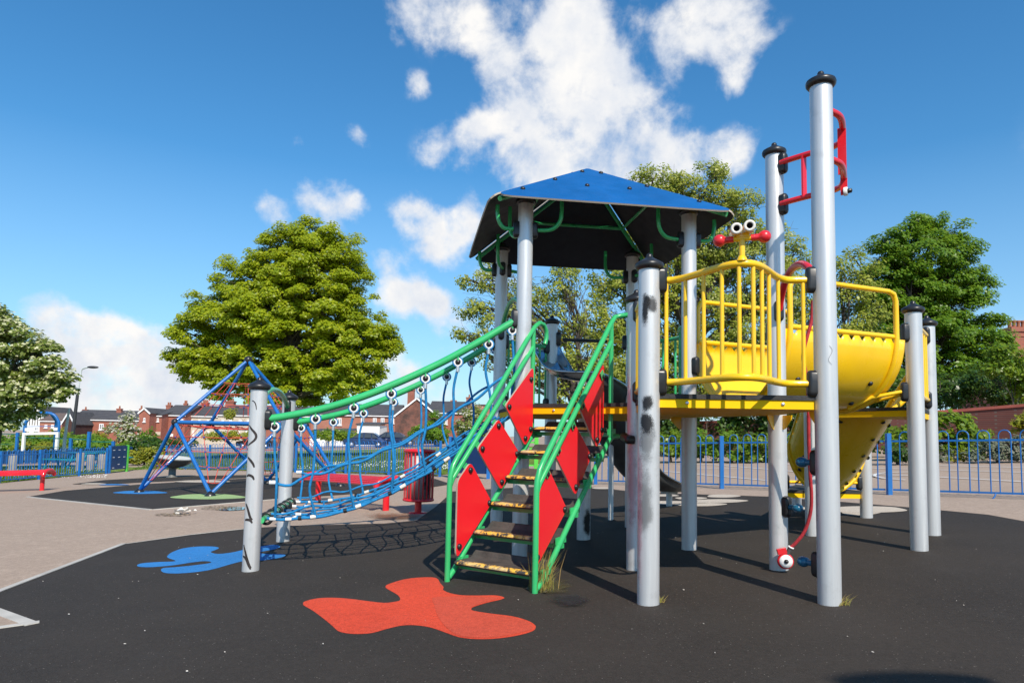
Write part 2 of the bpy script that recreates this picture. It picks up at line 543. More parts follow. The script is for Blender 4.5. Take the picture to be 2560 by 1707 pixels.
# warp the look-up direction so that cloud outlines billow
nw = nd(nt, 'ShaderNodeTexNoise'); nw.inputs['Scale'].default_value = 7; nw.inputs['Detail'].default_value = 5
L(dirv, nw.inputs['Vector'])
sub = nd(nt, 'ShaderNodeVectorMath', operation='SUBTRACT'); L(nw.outputs['Color'], sub.inputs[0]); sub.inputs[1].default_value = (.5, .5, .5)
scl = nd(nt, 'ShaderNodeVectorMath', operation='SCALE'); L(sub.outputs[0], scl.inputs[0]); scl.inputs['Scale'].default_value = .05
wv = nd(nt, 'ShaderNodeVectorMath', operation='ADD'); L(dirv, wv.inputs[0]); L(scl.outputs[0], wv.inputs[1])
wn = nd(nt, 'ShaderNodeVectorMath', operation='NORMALIZE'); L(wv.outputs[0], wn.inputs[0]); wv = wn
CLOUDS = [  # picture place of each billow, radius, weight
    (945, 0, 70, .75), (1030, 40, 80, .8), (1110, 90, 70, .8), (1170, 150, 65, .75), (1230, 210, 55, .6),
    (1265, 20, 80, 1), (1300, 90, 70, 1), (1350, 40, 50, .8), (1380, 150, 75, .8), (1310, 190, 70, .75), (1390, 230, 90, .9),
    (1480, 300, 85, .8), (1360, 290, 90, .85), (1220, 290, 60, .8), (1150, 320, 75, 1), (1090, 300, 45, .9), (1040, 340, 60, .55), (990, 330, 45, .5),
    (1490, 60, 60, .6), (1590, 30, 80, .8), (1670, 40, 80, .9), (1720, 110, 75, .85), (1690, 190, 45, .6), (1560, 110, 60, .45),
    (1540, 380, 75, .85), (1430, 380, 90, 1.1), (1320, 395, 90, 1.1), (1230, 405, 70, 1), (1090, 410, 50, .55),
    (925, 490, 48, 1), (985, 530, 65, 1.1), (1045, 545, 55, 1), (1080, 500, 50, .8), (760, 470, 55, .75), (815, 490, 38, .65), (700, 450, 30, .5), (625, 485, 38, .65),
    (948, 188, 30, .6), (808, 308, 26, .6), (702, 330, 26, .45), (1665, 352, 45, .7), (905, 95, 22, .45),
    (905, 685, 42, .8), (955, 675, 45, .9), (1000, 690, 35, .7), (985, 722, 38, .75), (880, 610, 40, .4), (1150, 640, 50, .6), (920, 850, 60, .7), (860, 840, 50, .6), (1060, 770, 50, .5),
    (120, 745, 55, .95), (190, 750, 50, 1), (260, 765, 48, .9), (310, 790, 40, .8), (150, 805, 60, 1), (240, 830, 75, 1.1), (330, 845, 95, 1.2), (390, 870, 85, 1.1), (440, 930, 80, 1), (200, 880, 80, 1), (290, 905, 90, 1.1), (370, 925, 70, 1), (180, 935, 60, .9), (440, 900, 50, .8), (90, 850, 50, .8),
    (1000, 930, 90, .7), (2330, 790, 50, .8), (1780, 700, 60, .4), (1350, 880, 120, .6), (1700, 330, 30, .4),
    (-300, 500, 160, .8), (-500, 200, 200, .8), (2700, 300, 200, .8), (2900, -300, 250, .9), (600, -600, 250, .7)]
dens = None
for (dx, dy, rr, wt) in CLOUDS:
    d = ray(dx, dy).normalized()
    e = ray(dx, dy + rr).normalized()
    cr_ = d.dot(e)
    dt = nd(nt, 'ShaderNodeVectorMath', operation='DOT_PRODUCT'); L(wv.outputs[0], dt.inputs[0]); dt.inputs[1].default_value = d
    o_ = mrange(nt, dt.outputs['Value'], 1 - (1 - cr_) * 2.9, 1, 0, 1)
    o_ = math_(nt, 'MULTIPLY', math_(nt, 'MULTIPLY', o_, o_), wt)
    if dens is None: dens = o_
    else:
        dens = math_(nt, 'ADD', dens, o_)
dens = math_(nt, 'MINIMUM', dens, 1.25)
nz = nd(nt, 'ShaderNodeTexNoise'); nz.inputs['Scale'].default_value = CN_S; nz.inputs['Detail'].default_value = 9; nz.inputs['Roughness'].default_value = .56
nz.inputs['Distortion'].default_value = .25
L(dirv, nz.inputs['Vector'])
n2 = nd(nt, 'ShaderNodeTexNoise'); n2.inputs['Scale'].default_value = 34; n2.inputs['Detail'].default_value = 7; n2.inputs['Roughness'].default_value = .62
L(dirv, n2.inputs['Vector'])
dn = math_(nt, 'ADD', math_(nt, 'MULTIPLY', dens, CD_A), math_(nt, 'MULTIPLY', math_(nt, 'SUBTRACT', nz.outputs['Fac'], .5), CD_N))
dn = math_(nt, 'ADD', dn, math_(nt, 'MULTIPLY', math_(nt, 'SUBTRACT', n2.outputs['Fac'], .5), CD_F))
cov = math_(nt, 'MULTIPLY', mrange(nt, dn, CLO, CHI, 0, 1, True), mrange(nt, dens, .0, .22, 0, 1, True))
# thick parts are bright, thin parts and some cores greyer
n3 = nd(nt, 'ShaderNodeTexNoise'); n3.inputs['Scale'].default_value = 11; n3.inputs['Detail'].default_value = 8; n3.inputs['Roughness'].default_value = .6
sh_ = nd(nt, 'ShaderNodeVectorMath', operation='ADD'); L(dirv, sh_.inputs[0]); sh_.inputs[1].default_value = (.0, .0, .03)
L(sh_.outputs[0], n3.inputs['Vector'])
ccol = mixc(nt, mrange(nt, n3.outputs['Fac'], .36, .60), [q * CL_E for q in (.74, .79, .88)], [q * CL_E for q in (1.0, .985, .965)])
hz = nd(nt, 'ShaderNodeSeparateXYZ'); L(dirv, hz.inputs[0])
skyc = mixc(nt, mrange(nt, hz.outputs[2], .0, .36, .6, 0, False), hs.outputs[0], [q * CL_E for q in (.45, .68, .97)])
L(mixc(nt, cov, skyc, ccol), bg.inputs['Color'])

# ------------------------------------------------------------------ the ground
def gzc(x, y):
    return SLX * min(max(x, -90), 26) + SLY * min(y, 150)
mb = MB()
xs = [-600, -90, 26, 300]; ys = [-80, 150, 900]
vs = [(x, y, gzc(x, y)) for y in ys for x in xs]
mb.add(vs, [(j * 4 + i, j * 4 + i + 1, j * 4 + i + 5, j * 4 + i + 4) for j in range(2) for i in range(3)])
tag(mb.build('ground', tar), kind='structure')

def patch(name, pts, m, lift, closed_smooth=0, world=False):
    P = [vec(p) if world else G(*p) for p in pts]
    if closed_smooth: P = smooth_pts(P, closed_smooth, True)
    b = MB()
    b.add([(p.x, p.y, gz(p.x, p.y) + lift) for p in P], [tuple(range(len(P)))])
    if b_area(P) < 0: b.f = [b.f[0][::-1]]
    return tag(b.build(name, m), kind='structure')

def b_area(P):
    return sum(P[i - 1].x * P[i].y - P[i].x * P[i - 1].y for i in range(len(P)))

# black wet-pour rubber under the climbing tower
main = [(-700, 1625), (0, 1362), (290, 1250), (440, 1229), (588, 1213), (668, 1208.6), (883, 1203), (957, 1196), (1000, 1165), (1040, 1129), (1200, 1119), (1340, 1118), (1378, 1121), (1440, 1128), (1515, 1133), (1599, 1135.5), (1765, 1141), (1931, 1153), (2089, 1166), (2154, 1172), (2270, 1183), (2352, 1198)]
mp = [G(*p) for p in main]
e0 = mp[-1]
far = [Vector((e0.x + 2.6, e0.y - 1.2, 0)), Vector((e0.x + 3.5, e0.y - 4, 0)), Vector((6, -3, 0)), Vector((-4.5, -3, 0))]
far[0].z = 0
patch('rubber_surface', mp + far, blackrub, .008, world=True)
py = [(66, 1141), (150, 1127), (330, 1112), (560, 1099), (860, 1094), (1000, 1100), (1036, 1112), (960, 1124), (640, 1146), (350, 1170.5)]
patch('rubber_surface', py, blackrub, .008)
patch('rubber_surface', [(165, 1112), (240, 1102.5), (400, 1094), (560, 1091), (640, 1091), (615, 1095), (480, 1101), (330, 1107.5), (240, 1113)], blackrub, .008)
# pale edging round the rubber
def edging(name, pts, wd, lift, out=1):
    P = [G(*p) for p in pts]
    b = MB()
    for i in range(len(P) - 1):
        d = (P[i + 1] - P[i]); d.z = 0; d.normalize(); nrm = Vector((-d.y, d.x, 0)) * out
        q = [P[i], P[i + 1], P[i + 1] + nrm * wd, P[i] + nrm * wd]
        lo = [(p.x, p.y, gz(p.x, p.y) - .02) for p in q]; hi = [(p.x, p.y, gz(p.x, p.y) + lift + .0015 * i) for p in q]
        b.add(lo + hi, [(4, 5, 6, 7), (0, 1, 5, 4), (1, 2, 6, 5), (2, 3, 7, 6), (3, 0, 4, 7)])
    return tag(b.build(name, concrete), kind='structure')
edging('kerb_edging', [(-300, 1474), (0, 1362), (290, 1250)], .05, .012)
edging('kerb_edging', [(290, 1250), (440, 1229), (588, 1213)], .022, .010)
edging('kerb_edging', [(66, 1141), (350, 1170.5)], .05, .011, -1)
edging('kerb_edging', [(350, 1170.5), (640, 1146)], .04, .010, -1)
edging('kerb_edging', [(-400, 1254), (90, 1433.5)], .07, .013, -1)
edging('kerb_edging', [(90, 1433.5), (-300, 1489)], .045, .0135, -1)
patch('tarmac_path', [(-400, 1272), (78, 1434), (-300, 1486)], tar, .0105)

def c3(x, y): return ((660 + x * .3401) / PX, (1280 + y * .3401) / PX)
def c2(x, y): return ((x * .3401) / PX, (1230 + y * .3401) / PX)
redp = [(287, 688), (300, 665), (390, 643), (500, 638), (620, 645), (760, 663), (880, 676), (960, 668), (1000, 655), (985, 620), (910, 575), (893, 556), (920, 535), (1040, 500), (1170, 487), (1265, 492), (1295, 530), (1320, 560), (1316, 580), (1370, 605), (1460, 620), (1580, 622), (1700, 621), (1765, 636), (1740, 652), (1640, 675), (1545, 705), (1524, 720), (1540, 735), (1660, 755), (1820, 775), (1930, 805), (1985, 835), (1997, 858), (1975, 885), (1880, 915), (1720, 940), (1560, 945), (1430, 930), (1330, 895), (1220, 858), (1110, 842), (1010, 845), (900, 870), (800, 898), (700, 907), (610, 902), (545, 885), (500, 845), (440, 795), (360, 735), (305, 703)]
patch('red_rubber_patch', [c3(*p) for p in redp], redrub, .0095, 3)
patch('red_rubber_patch', [c3(*p) for p in [(1240, 640), (1380, 630), (1560, 632), (1735, 636), (1640, 670), (1545, 700), (1518, 720), (1538, 740), (1660, 762), (1820, 785), (1930, 815), (1975, 856), (1940, 885), (1720, 930), (1560, 935), (1430, 920), (1330, 850), (1270, 760), (1250, 690)]], redrub2, .0108, 3)
blp = [(1006, 547), (1040, 530), (1160, 520), (1290, 514), (1240, 492), (1228, 478), (1260, 450), (1340, 420), (1450, 406), (1560, 405), (1610, 415), (1580, 432), (1548, 446), (1600, 460), (1700, 450), (1790, 430), (1900, 408), (2010, 392), (2060, 405), (2020, 425), (1940, 440), (1900, 452), (1960, 460), (2080, 462), (2095, 475), (2040, 492), (1930, 508), (1800, 512), (1700, 535), (1560, 575), (1420, 597), (1290, 605), (1210, 600), (1183, 583), (1200, 565), (1290, 558), (1420, 545), (1530, 530), (1552, 520), (1500, 514), (1400, 525), (1270, 545), (1130, 557), (1040, 557)]
patch('blue_rubber_patch', [c2(*p) for p in blp], bluerub, .0095, 3)
def blob(name, dx, dy, rx, ry, m, lift=.012, n=28, wob=.12, ph=0):
    pts = [(dx + rx * math.cos(2 * PI * i / n) * (1 + wob * math.sin(3 * 2 * PI * i / n + ph)), dy + ry * math.sin(2 * PI * i / n)) for i in range(n)]
    return patch(name, pts, m, lift)
blob('green_rubber_patch', 478, 1141.5, 84, 6.2, greenrub)
blob('blue_rubber_patch', 322, 1131.5, 60, 3.6, bluerub)
blob('blue_rubber_patch', 262, 1113.5, 34, 1.3, bluerub)
blob('beige_rubber_patch', 215, 1111.5, 28, 1.6, beigerub)
blob('beige_rubber_patch', 465, 1106, 62, 2.6, beigerub)
blob('orange_rubber_patch', 860, 1106, 44, 3, redrub)
for q in ((1660, 1140.5, 38, 3.6), (1586, 1145.8, 36, 3), (1655, 1152, 60, 4.2), (1605, 1160, 62, 4.2), (1535, 1156, 90, 4), (1985, 1172, 100, 7.6), (1850, 1170, 60, 3.5), (1520, 1139, 40, 2.6), (1975, 1178, 46, 7.4), (1385, 1122.5, 26, 2.0)):
    blob('beige_rubber_patch', *q, beigerub, .012 + .0004 * (q[0] % 7), 28, .10, q[0])
# daisy lawn behind the fences, tarmac court on the right
patch('lawn', [Vector((-1.9, 17.4, 0)), Vector((-4.66, 19.85, 0)), Vector((-10.33, 24.0, 0)), Vector((-12.7, 26.2, 0)), Vector((-22, 40, 0)), Vector((-30, 56, 0)), Vector((-4, 58, 0)), Vector((7, 52, 0)), Vector((3.5, 28, 0))], lawn, .012, world=True)
patch('lawn', [Vector((-13.75, 12, 0)), Vector((-13.75, 24.4, 0)), Vector((-13.9, 27, 0)), Vector((-21, 33, 0)), Vector((-26, 34.5, 0)), Vector((-40, 30, 0)), Vector((-40, 10, 0))], lawn, .012, world=True)
patch('lawn', [Vector((-70, 42, 0)), Vector((-15, 40, 0)), Vector((-22, 58, 0)), Vector((-80, 100, 0)), Vector((-89, 90, 0))], lawn, .008, world=True)
def court_line(pts, wd=.06, lift=.014):
    P = [G(*p) for p in pts]; b = MB()
    for i in range(len(P) - 1):
        d = P[i + 1] - P[i]; d.z = 0; d.normalize(); nr = Vector((-d.y, d.x, 0)) * wd / 2
        q = [P[i] - nr, P[i + 1] - nr, P[i + 1] + nr, P[i] + nr]
        b.add([(p.x, p.y, gz(p.x, p.y) + lift) for p in q], [(0, 1, 2, 3)])
    return tag(b.build('court_marking', linepaint), kind='structure')
for k_, pts in enumerate((((1400, 1071), (1560, 1086), (1760, 1104)), ((1500, 1062), (1640, 1068), (1760, 1078), (1900, 1090)), ((1560, 1077), (1700, 1077)), ((1560, 1058), (1800, 1066), (1960, 1074)), ((2000, 1076), (2120, 1079), (2352, 1086)), ((2000, 1066), (2352, 1075)), ((1990, 1090), (2100, 1094), (2352, 1108)))):
    court_line(pts, .07, .013 + .0012 * k_)
court_line([(2080, 1104), (2030, 1100), (2008, 1095), (2012, 1090), (2040, 1086.5), (2100, 1085)], .06, .0225)
# ------------------------------------------------------------------ the climbing tower
RP = .0635
POSTS = dict(A=(-1.969, 5.348), B=(-2.212, 6.827), P1=(1.815, 3.957), P2=(.811, 4.054), F=(3.268, 5.55), G=(1.908, 4.932), H=(1.509, 5.835), K=(.088, 5.626), N=(.915, 5.052), L=(-.13, 7.053), M=(1.271, 7.263), S=(.695, 6.506), F2=(3.83, 6.29), MID=(2.80, 6.42), T=(.43, 7.50), R=(3.89, 7.57), Q=(2.92, 7.5), W=(3.52, 8.51))
PTOP = dict(A=1.325, B=1.318, P1=3.118, P2=2.012, F=2.07, G=3.106, H=2.945, K=2.94, N=2.008, L=2.925, M=2.945, S=1.18, F2=2.09, MID=2.05, T=2.24, R=.98, Q=.98, W=.40)
XY = {k_: Vector((v_[0], v_[1], 0)) for k_, v_ in POSTS.items()}
def P3(k_, z): return Vector((XY[k_].x, XY[k_].y, z))
root = thing('climbing_tower', 'climbing tower with blue roof, silver posts, green stairs, rope bridge and yellow trough', 'climbing frame', (.7, 5.5, gz(.7, 5.5)))
capmesh = None
clampmesh = None
boltmesh = None
def shared(b, mats, name):
    me = bpy.data.meshes.new(name)
    me.from_pydata([tuple(p) for p in b.v], [], b.f)
    for q in (mats if isinstance(mats, (list, tuple)) else [mats]): me.materials.append(q)
    me.polygons.foreach_set('material_index', b.m); me.polygons.foreach_set('use_smooth', b.s); me.update()
    return me
b = MB(); b.lathe((0, 0, 0), [(.064, -.006), (.074, -.004), (.084, .008), (.0865, .022), (.083, .034), (.066, .045), (.044, .057), (.027, .068), (.02, .074), (.0195, .083), (.015, .092), (.006, .097), (0, .098)], 28)
capmesh = shared(b, black, 'post_cap')
b = MB()                                           # clamp: rounded plastic shell, local z points out of the post, long side along local y
n_ = 9
for (sc_, h0, h1) in ((1, -.02, .012),):
    prof = [(.0, 0)]
outl = []
for i in range(24):
    th = 2 * PI * i / 24
    outl.append((.031 * math.cos(th), .031 * math.sin(th) + (.048 if math.sin(th) > 0 else -.048)))
lv = [(1.0, -.025), (1.0, .020), (.93, .031), (.74, .038), (.4, .041)]
vs = [(x * s_, y * (1 - (1 - s_) * .5), h_) for s_, h_ in lv for x, y in outl]
fs = [(i * 24 + j, i * 24 + (j + 1) % 24, (i + 1) * 24 + (j + 1) % 24, (i + 1) * 24 + j) for i in range(4) for j in range(24)]
b.add(vs, fs, 0, True); b.add(vs[-24:], [tuple(range(24))], 0, True)
clampmesh = shared(b, black, 'rail_clamp')
b = MB(); b.lathe((0, 0, 0), [(.021, 0), (.021, .006), (.018, .013), (.011, .018), (0, .020)], 14)
boltmesh = shared(b, black, 'bolt')
b = MB(); b.lathe((0, 0, 0), [(.011, 0), (.011, .004), (.007, .007), (0, .007)], 10)
screwmesh = shared(b, metal, 'screw')

PO = {}
for k_ in POSTS:
    x, y = POSTS[k_]; z0 = gz(x, y) - .02; z1 = PTOP[k_]
    b = MB()
    n_ = max(2, int((z1 - z0) / .5))
    pts = [(x, y, z0 + (z1 - z0) * i / n_) for i in range(n_ + 1)]
    b.tube(pts, RP if k_ not in ('W',) else .055, 36)
    o = b.build('post', alu, root); PO[k_] = o
    if k_ not in ('S', 'Q', 'R', 'W'):
        inst(capmesh, 'cap', o, (x, y, z1))

def clamp(k_, d, z, h=1.0):
    d = Vector((d[0], d[1], 0)).normalized()
    o = bpy.data.objects.new('clamp', clampmesh); COL.objects.link(o); o.parent = PO[k_]
    o.location = XY[k_] + d * RP + Vector((0, 0, z)) - Vector(root['_o'])
    ax = Vector((0, 0, 1)).cross(d)
    o.rotation_mode = 'QUATERNION'
    o.rotation_quaternion = Matrix((ax, Vector((0, 0, 1)), d)).transposed().to_quaternion() if True else None
    if ax.cross(Vector((0, 0, 1))).dot(d) < 0:
        o.rotation_quaternion = Matrix((-ax, Vector((0, 0, 1)), d)).transposed().to_quaternion()
    o.scale = (1, h, 1)
    o['_o'] = root['_o']
    return P3(k_, z) + d * (RP + .036)

def decal(k_, ang0, z0, w_, h_, m, name='paint_mark', r=None):
    """a patch hugging the post; ang0 in degrees, 0 = towards the camera, + = to the right"""
    x, y = POSTS[k_]; r = RP + .0012 if r is None else r
    toc = math.atan2(-y, -x)
    n, mm = 14, 10
    vs = []; uvs = []
    for j in range(mm + 1):
        for i in range(n + 1):
            a = toc + math.radians(ang0) + (i / n - .5) * w_ / r
            vs.append((x + r * math.cos(a), y + r * math.sin(a), z0 + (j / mm - .5) * h_)); uvs.append((i / n, j / mm))
    fs = [(j * (n + 1) + i, j * (n + 1) + i + 1, (j + 1) * (n + 1) + i + 1, (j + 1) * (n + 1) + i) for j in range(mm) for i in range(n)]
    b = MB(); b.add(vs, fs, 0, True)
    o = b.build(name, m, PO[k_])
    uv = o.data.uv_layers.new(name='UVMap')
    for lp in o.data.loops: uv.data[lp.index].uv = uvs[lp.vertex_index]
    return o

def stroke(k_, pts, w_, m):
    """a sprayed stroke on a post: (angle degrees, z) points"""
    x, y = POSTS[k_]; r = RP + .0015; toc = math.atan2(-y, -x)
    q = smooth_pts([(math.radians(a) * r, z, 0) for a, z in pts], 6)
    vs = []; N_ = len(q)
    for i, p in enumerate(q):
        t = (q[min(i + 1, N_ - 1)] - q[max(i - 1, 0)]).normalized(); nr = Vector((-t.y, t.x, 0))
        ww = w_ * (.35 + .65 * math.sin(PI * min(.97, max(.06, (i + 1) / (N_ + 1)))) ** .6)
        for s_ in (-.5, .5):
            c = p + nr * ww * s_
            a = toc + c.x / r
            vs.append((x + r * math.cos(a), y + r * math.sin(a), c.y))
    b = MB(); b.add(vs, [(2 * i, 2 * i + 1, 2 * i + 3, 2 * i + 2) for i in range(N_ - 1)], 0, True)
    return b.build('graffiti', m, PO[k_])
mist = spray_mat('grey_paint_mist', (.05, .05, .052), .42)
gpaint = mat('graffiti_paint', (.03, .022, .02), .6, 0, .3, 40)
for pts in ([(-66, 1.045), (-45, 1.02), (-14, .985), (-6, .955), (-22, .925), (-68, .89)],
            [(-66, .80), (-45, .785), (-20, .755), (-8, .725)], [(-68, .655), (-45, .665), (-18, .655), (-6, .63)],
            [(-60, .45), (-40, .41), (-18, .345), (-4, .33)], [(-62, .325), (-40, .33), (-18, .325), (-4, .305)],
            [(-62, .14), (-45, .095), (-28, .04), (-12, -.005), (2, -.03)], [(-66, .055), (-48, .05), (-30, .03), (-14, -.01), (0, -.04)],
            [(-50, 1.235), (-30, 1.225), (-18, 1.20), (-12, 1.165)]):
    stroke('A', pts, .019 if pts[0][1] < 1.2 else .008, gpaint)
for a0, z0, w_, h_, m in ((-22, 1.755, .062, .21, spray), (-12, 1.80, .05, .10, spray), (12, 1.785, .08, .12, spraylight),
                          (-10, 1.215, .095, .13, spray), (-14, 1.085, .105, .15, spray), (-12, 1.0, .13, .36, mist), (-18, .62, .12, .42, mist),
                          (-50, .55, .05, 1.1, pinkspray)):
    decal('P2', a0, z0, w_, h_, m, 'spray_mark', RP + .0012 + .0004 * (abs(a0) % 4))
decal('S', 35, .22, .10, .34, scorch, 'scorch_mark')
decal('N', -20, .75, .1, .9, pinkspray, 'spray_mark')
decal('P1', -70, .9, .05, 1.4, pinkspray, 'spray_mark')
for k_, a0, z0, hh in (('H', -40, 2.1, .5), ('K', 60, 2.35, .5), ('G', -65, 2.35, .2), ('P1', 20, 1.55, .3)):
    stroke(k_, [(a0, z0), (a0 + 14, z0 - .03), (a0 - 6, z0 - .08), (a0 + 10, z0 - .11)], .004, mat('pen_scrawl_' + k_.lower(), (.35, .36, .38), .5))

# ---- decks
def deck(ks, ztop, th=.028, beam=.052, name='deck'):
    c = sum((XY[q] for q in ks), Vector()) / len(ks)
    poly = [XY[q] for q in ks]
    area = sum(poly[i - 1].x * poly[i].y - poly[i].x * poly[i - 1].y for i in range(len(poly)))
    if area < 0: poly = poly[::-1]
    b = MB()
    o_ = [p + (p - c).normalized() * .012 for p in poly]
    b.prism([(p.x, p.y, ztop - th) for p in o_], (0, 0, th))
    d = b.build(name, deckblack, root)
    b = MB()
    b.prism([(p.x, p.y, ztop - th - beam) for p in poly], (0, 0, beam - .001))
    f = b.build('deck_beam', beamyel, d)
    return d, poly
dz = 1.266
dA, _ = deck(('P2', 'P1', 'G', 'N'), dz)
deck(('N', 'G', 'H'), dz - .0015); deck(('K', 'N', 'H'), dz - .003)
dB, _ = deck(('K', 'H', 'M', 'L'), dz - .0045)
deck(('F', 'F2', 'MID'), 1.302); dl, _ = deck(('Q', 'R', 'W'), .475)
def fasc(a, c, z, us):
    d = (XY[c] - XY[a]); nrm = Vector((d.y, -d.x, 0)).normalized()
    for u in us:
        p = XY[a] + d * u
        inst(screwmesh, 'screw', dA, (p.x + nrm.x * .001, p.y + nrm.y * .001, z), nrm)
fasc('P2', 'P1', 1.215, (.22, .76)); fasc('K', 'N', 1.21, (.3, .7))
# gussets under the deck where it meets the posts
for k_, d in (('G', (-.7, -.7)), ('G', (.3, -1)), ('H', (-.6, .3)), ('N', (1, .2)), ('P1', (-.2, 1)), ('P2', (.2, 1))):
    d = Vector((d[0], d[1], 0)).normalized(); s_ = Vector((-d.y, d.x, 0)) * .004
    p = XY[k_] + d * (RP - .006)
    tri = [p + Vector((0, 0, 1.183)), p + d * .10 + Vector((0, 0, 1.183)), p + d * .09 + Vector((0, 0, 1.15)), p + d * .03 + Vector((0, 0, 1.09)), p + Vector((0, 0, 1.08))]
    b = MB(); b.prism([q - s_ for q in tri], s_ * 2); b.build('deck_bracket', yellow, dA)

# ---- staircase on the edge K-N
sv = Vector((.570, .822, 0)).normalized(); wv_ = Vector((sv.y, -sv.x, 0))
FLb = Vector((-.417, 4.787, 0)); FRb = FLb + wv_ * .712
def ST(side, t, z, off=0.0):
    o = (FLb if side == 0 else FRb) + sv * t + wv_ * off
    return Vector((o.x, o.y, z))
b = MB()
for side in (0, 1):
    g0 = gz(FLb.x, FLb.y) if side == 0 else gz(FRb.x, FRb.y)
    hand = [ST(side, 0, g0 - .01), ST(side, 0, .35), ST(side, 0, .66), ST(side, .008, .72), ST(side, .035, .79), ST(side, .075, .84)]
    if side == 0:
        hand += [ST(0, .55, 1.36), ST(0, .98, 1.835), ST(0, 1.06, 1.915), ST(0, 1.12, 1.95), ST(0, 1.185, 1.945), ST(0, 1.23, 1.90), ST(0, 1.235, 1.84), ST(0, 1.21, 1.78)]
    else:
        hand += [ST(1, .55, 1.36), ST(1, 1.02, 1.872), ST(1, 1.09, 1.935), ST(1, 1.13, 1.95, .03), ST(1, 1.15, 1.955, .09)]
    b.tube(hand, .0195, 14)
    b.tube([ST(side, 0, .645), ST(side, .03, .70), ST(side, .5, 1.19), ST(side, 1.025, 1.73)], .0185, 14)
    b.tube([ST(side, 1.03, .985), ST(side, 1.03, 1.88)], .0185, 14)
    b.tube([ST(side, .012, g0 + .03), ST(side, .07, .07), ST(side, .5, .50), ST(side, 1.0, .975), ST(side, 1.06, 1.01), ST(side, 1.16, 1.015)], .0195, 14)
    for i in range(6):                               # shaped brackets that carry the treads
        t, z = .06 + .185 * i, .075 + .183 * i
        b.bar(ST(side, t + .02, z + .055, .012 if side == 0 else -.012), ST(side, t + .15, z + .06, .012 if side == 0 else -.012), .008, .045)
stairs = b.build('staircase', green, root)
inst(clampmesh, 'clamp', stairs, P3('N', 1.0) + Vector((-.06, -.02, 0)), (-1, -.2, 0))
for i in range(6):
    t, z = .045 + .19 * i, .125 + .187 * i
    b = MB()
    l0, l1 = .03, .682
    prof = [(-.012, -.012), (-.018, .002), (-.010, .014), (.02, .018), (.155, .018), (.178, .030), (.192, .060), (.204, .066), (.214, .060), (.205, .030), (.19, -.004), (.17, -.014)]
    vs = []
    for l in (l0, l0 + .02, l1 - .02, l1):
        sh = .8 if l in (l0, l1) else 1
        for (pt, pz) in prof:
            q = FLb + wv_ * l + sv * (t + pt * (1 if sh == 1 else .93) + (.006 if sh != 1 else 0))
            vs.append((q.x, q.y, z + pz * (1 if sh == 1 else (.5 if pz > .02 else .9))))
    n_ = len(prof)
    fs = [(a * n_ + j, a * n_ + (j + 1) % n_, (a + 1) * n_ + (j + 1) % n_, (a + 1) * n_ + j) for a in range(3) for j in range(n_)]
    b.add(vs, fs, 0); b.add(vs[:n_], [tuple(range(n_))]); b.add(vs[-n_:], [tuple(range(n_))[::-1]])
    tr = b.build('tread', treadblack, stairs)
    b = MB()                                          # nosing strip wraps the front edge, 2 mm proud
    np_ = [(-.0205, .000), (-.0200, .007), (-.0115, .0165), (.016, .0205)]
    vs = []
    for l in (l0 + .03, l1 - .03):
        for pt, pz in np_:
            q = FLb + wv_ * l + sv * (t + pt); vs.append((q.x, q.y, z + pz))
    b.add(vs, [(j, j + 1, 5 + j, 4 + j) for j in range(3)], 0)
    b.build('nosing', nosing, stairs)
    b = MB(); b.bar(ST(0, t + .10, z - .035), ST(1, t + .10, z - .035), .04, .03); b.build('tread_support', green, stairs)
PANELS = [[(.035, .685), (.165, .805), (.20, .785), (.44, .51), (.055, .165), (.035, .19)],
          [(.50, 1.125), (.53, 1.10), (.79, .87), (.565, .605), (.535, .61), (.25, .905)],
          [(.955, 1.555), (.975, 1.54), (.975, 1.03), (.88, .935), (.85, .94), (.585, 1.23)]]
PBOLT = [[(.17, .755), (.405, .51), (.065, .235)], [(.50, 1.075), (.75, .865), (.555, .655), (.305, .905)], [(.935, 1.46), (.94, 1.06), (.865, .985), (.635, 1.225)]]
for side in (0, 1):
    off = -.028 if side == 0 else .028
    outward = -wv_ if side == 0 else wv_
    # the panels hang on the inner (stair) face on the left and the outer face on the right, as seen from the foot
    pin = .030
    for pl_, bl_ in zip(PANELS, PBOLT):
        pts = round_poly([ST(side, t, z, -pin if side == 1 else pin) for t, z in pl_], .035, 4)
        b = MB(); b.prism(pts, -wv_ * .014 if side == 1 else wv_ * .014, 0, 1)
        pb = b.build('red_panel', [redpanel, boardedge], stairs)
        for t, z in bl_:
            inst(boltmesh, 'bolt', stairs, ST(side, t, z, (-pin - .014) if side == 1 else (pin + .014)), -wv_ if side == 1 else wv_)
            inst(boltmesh, 'bolt', stairs, ST(side, t, z, (-pin) if side == 1 else pin), wv_ if side == 1 else -wv_)
    for pl_, bl_ in zip(PANELS, PBOLT):
        for t, z in bl_:
            b = MB(); up = z > .45 + .98 * t
            if side == 1 and not up: continue
            dt, dz_ = (-.03, .035) if up else (.03, -.035)
            b.bar(ST(side, t - dt * .35, z - dz_ * .35, .022 if side == 0 else -.022), ST(side, t + dt, z + dz_, .016 if side == 0 else -.016), .006, .05, wv_.cross(Vector((dt, 0, dz_)))); b.build('panel_lug', green, stairs)

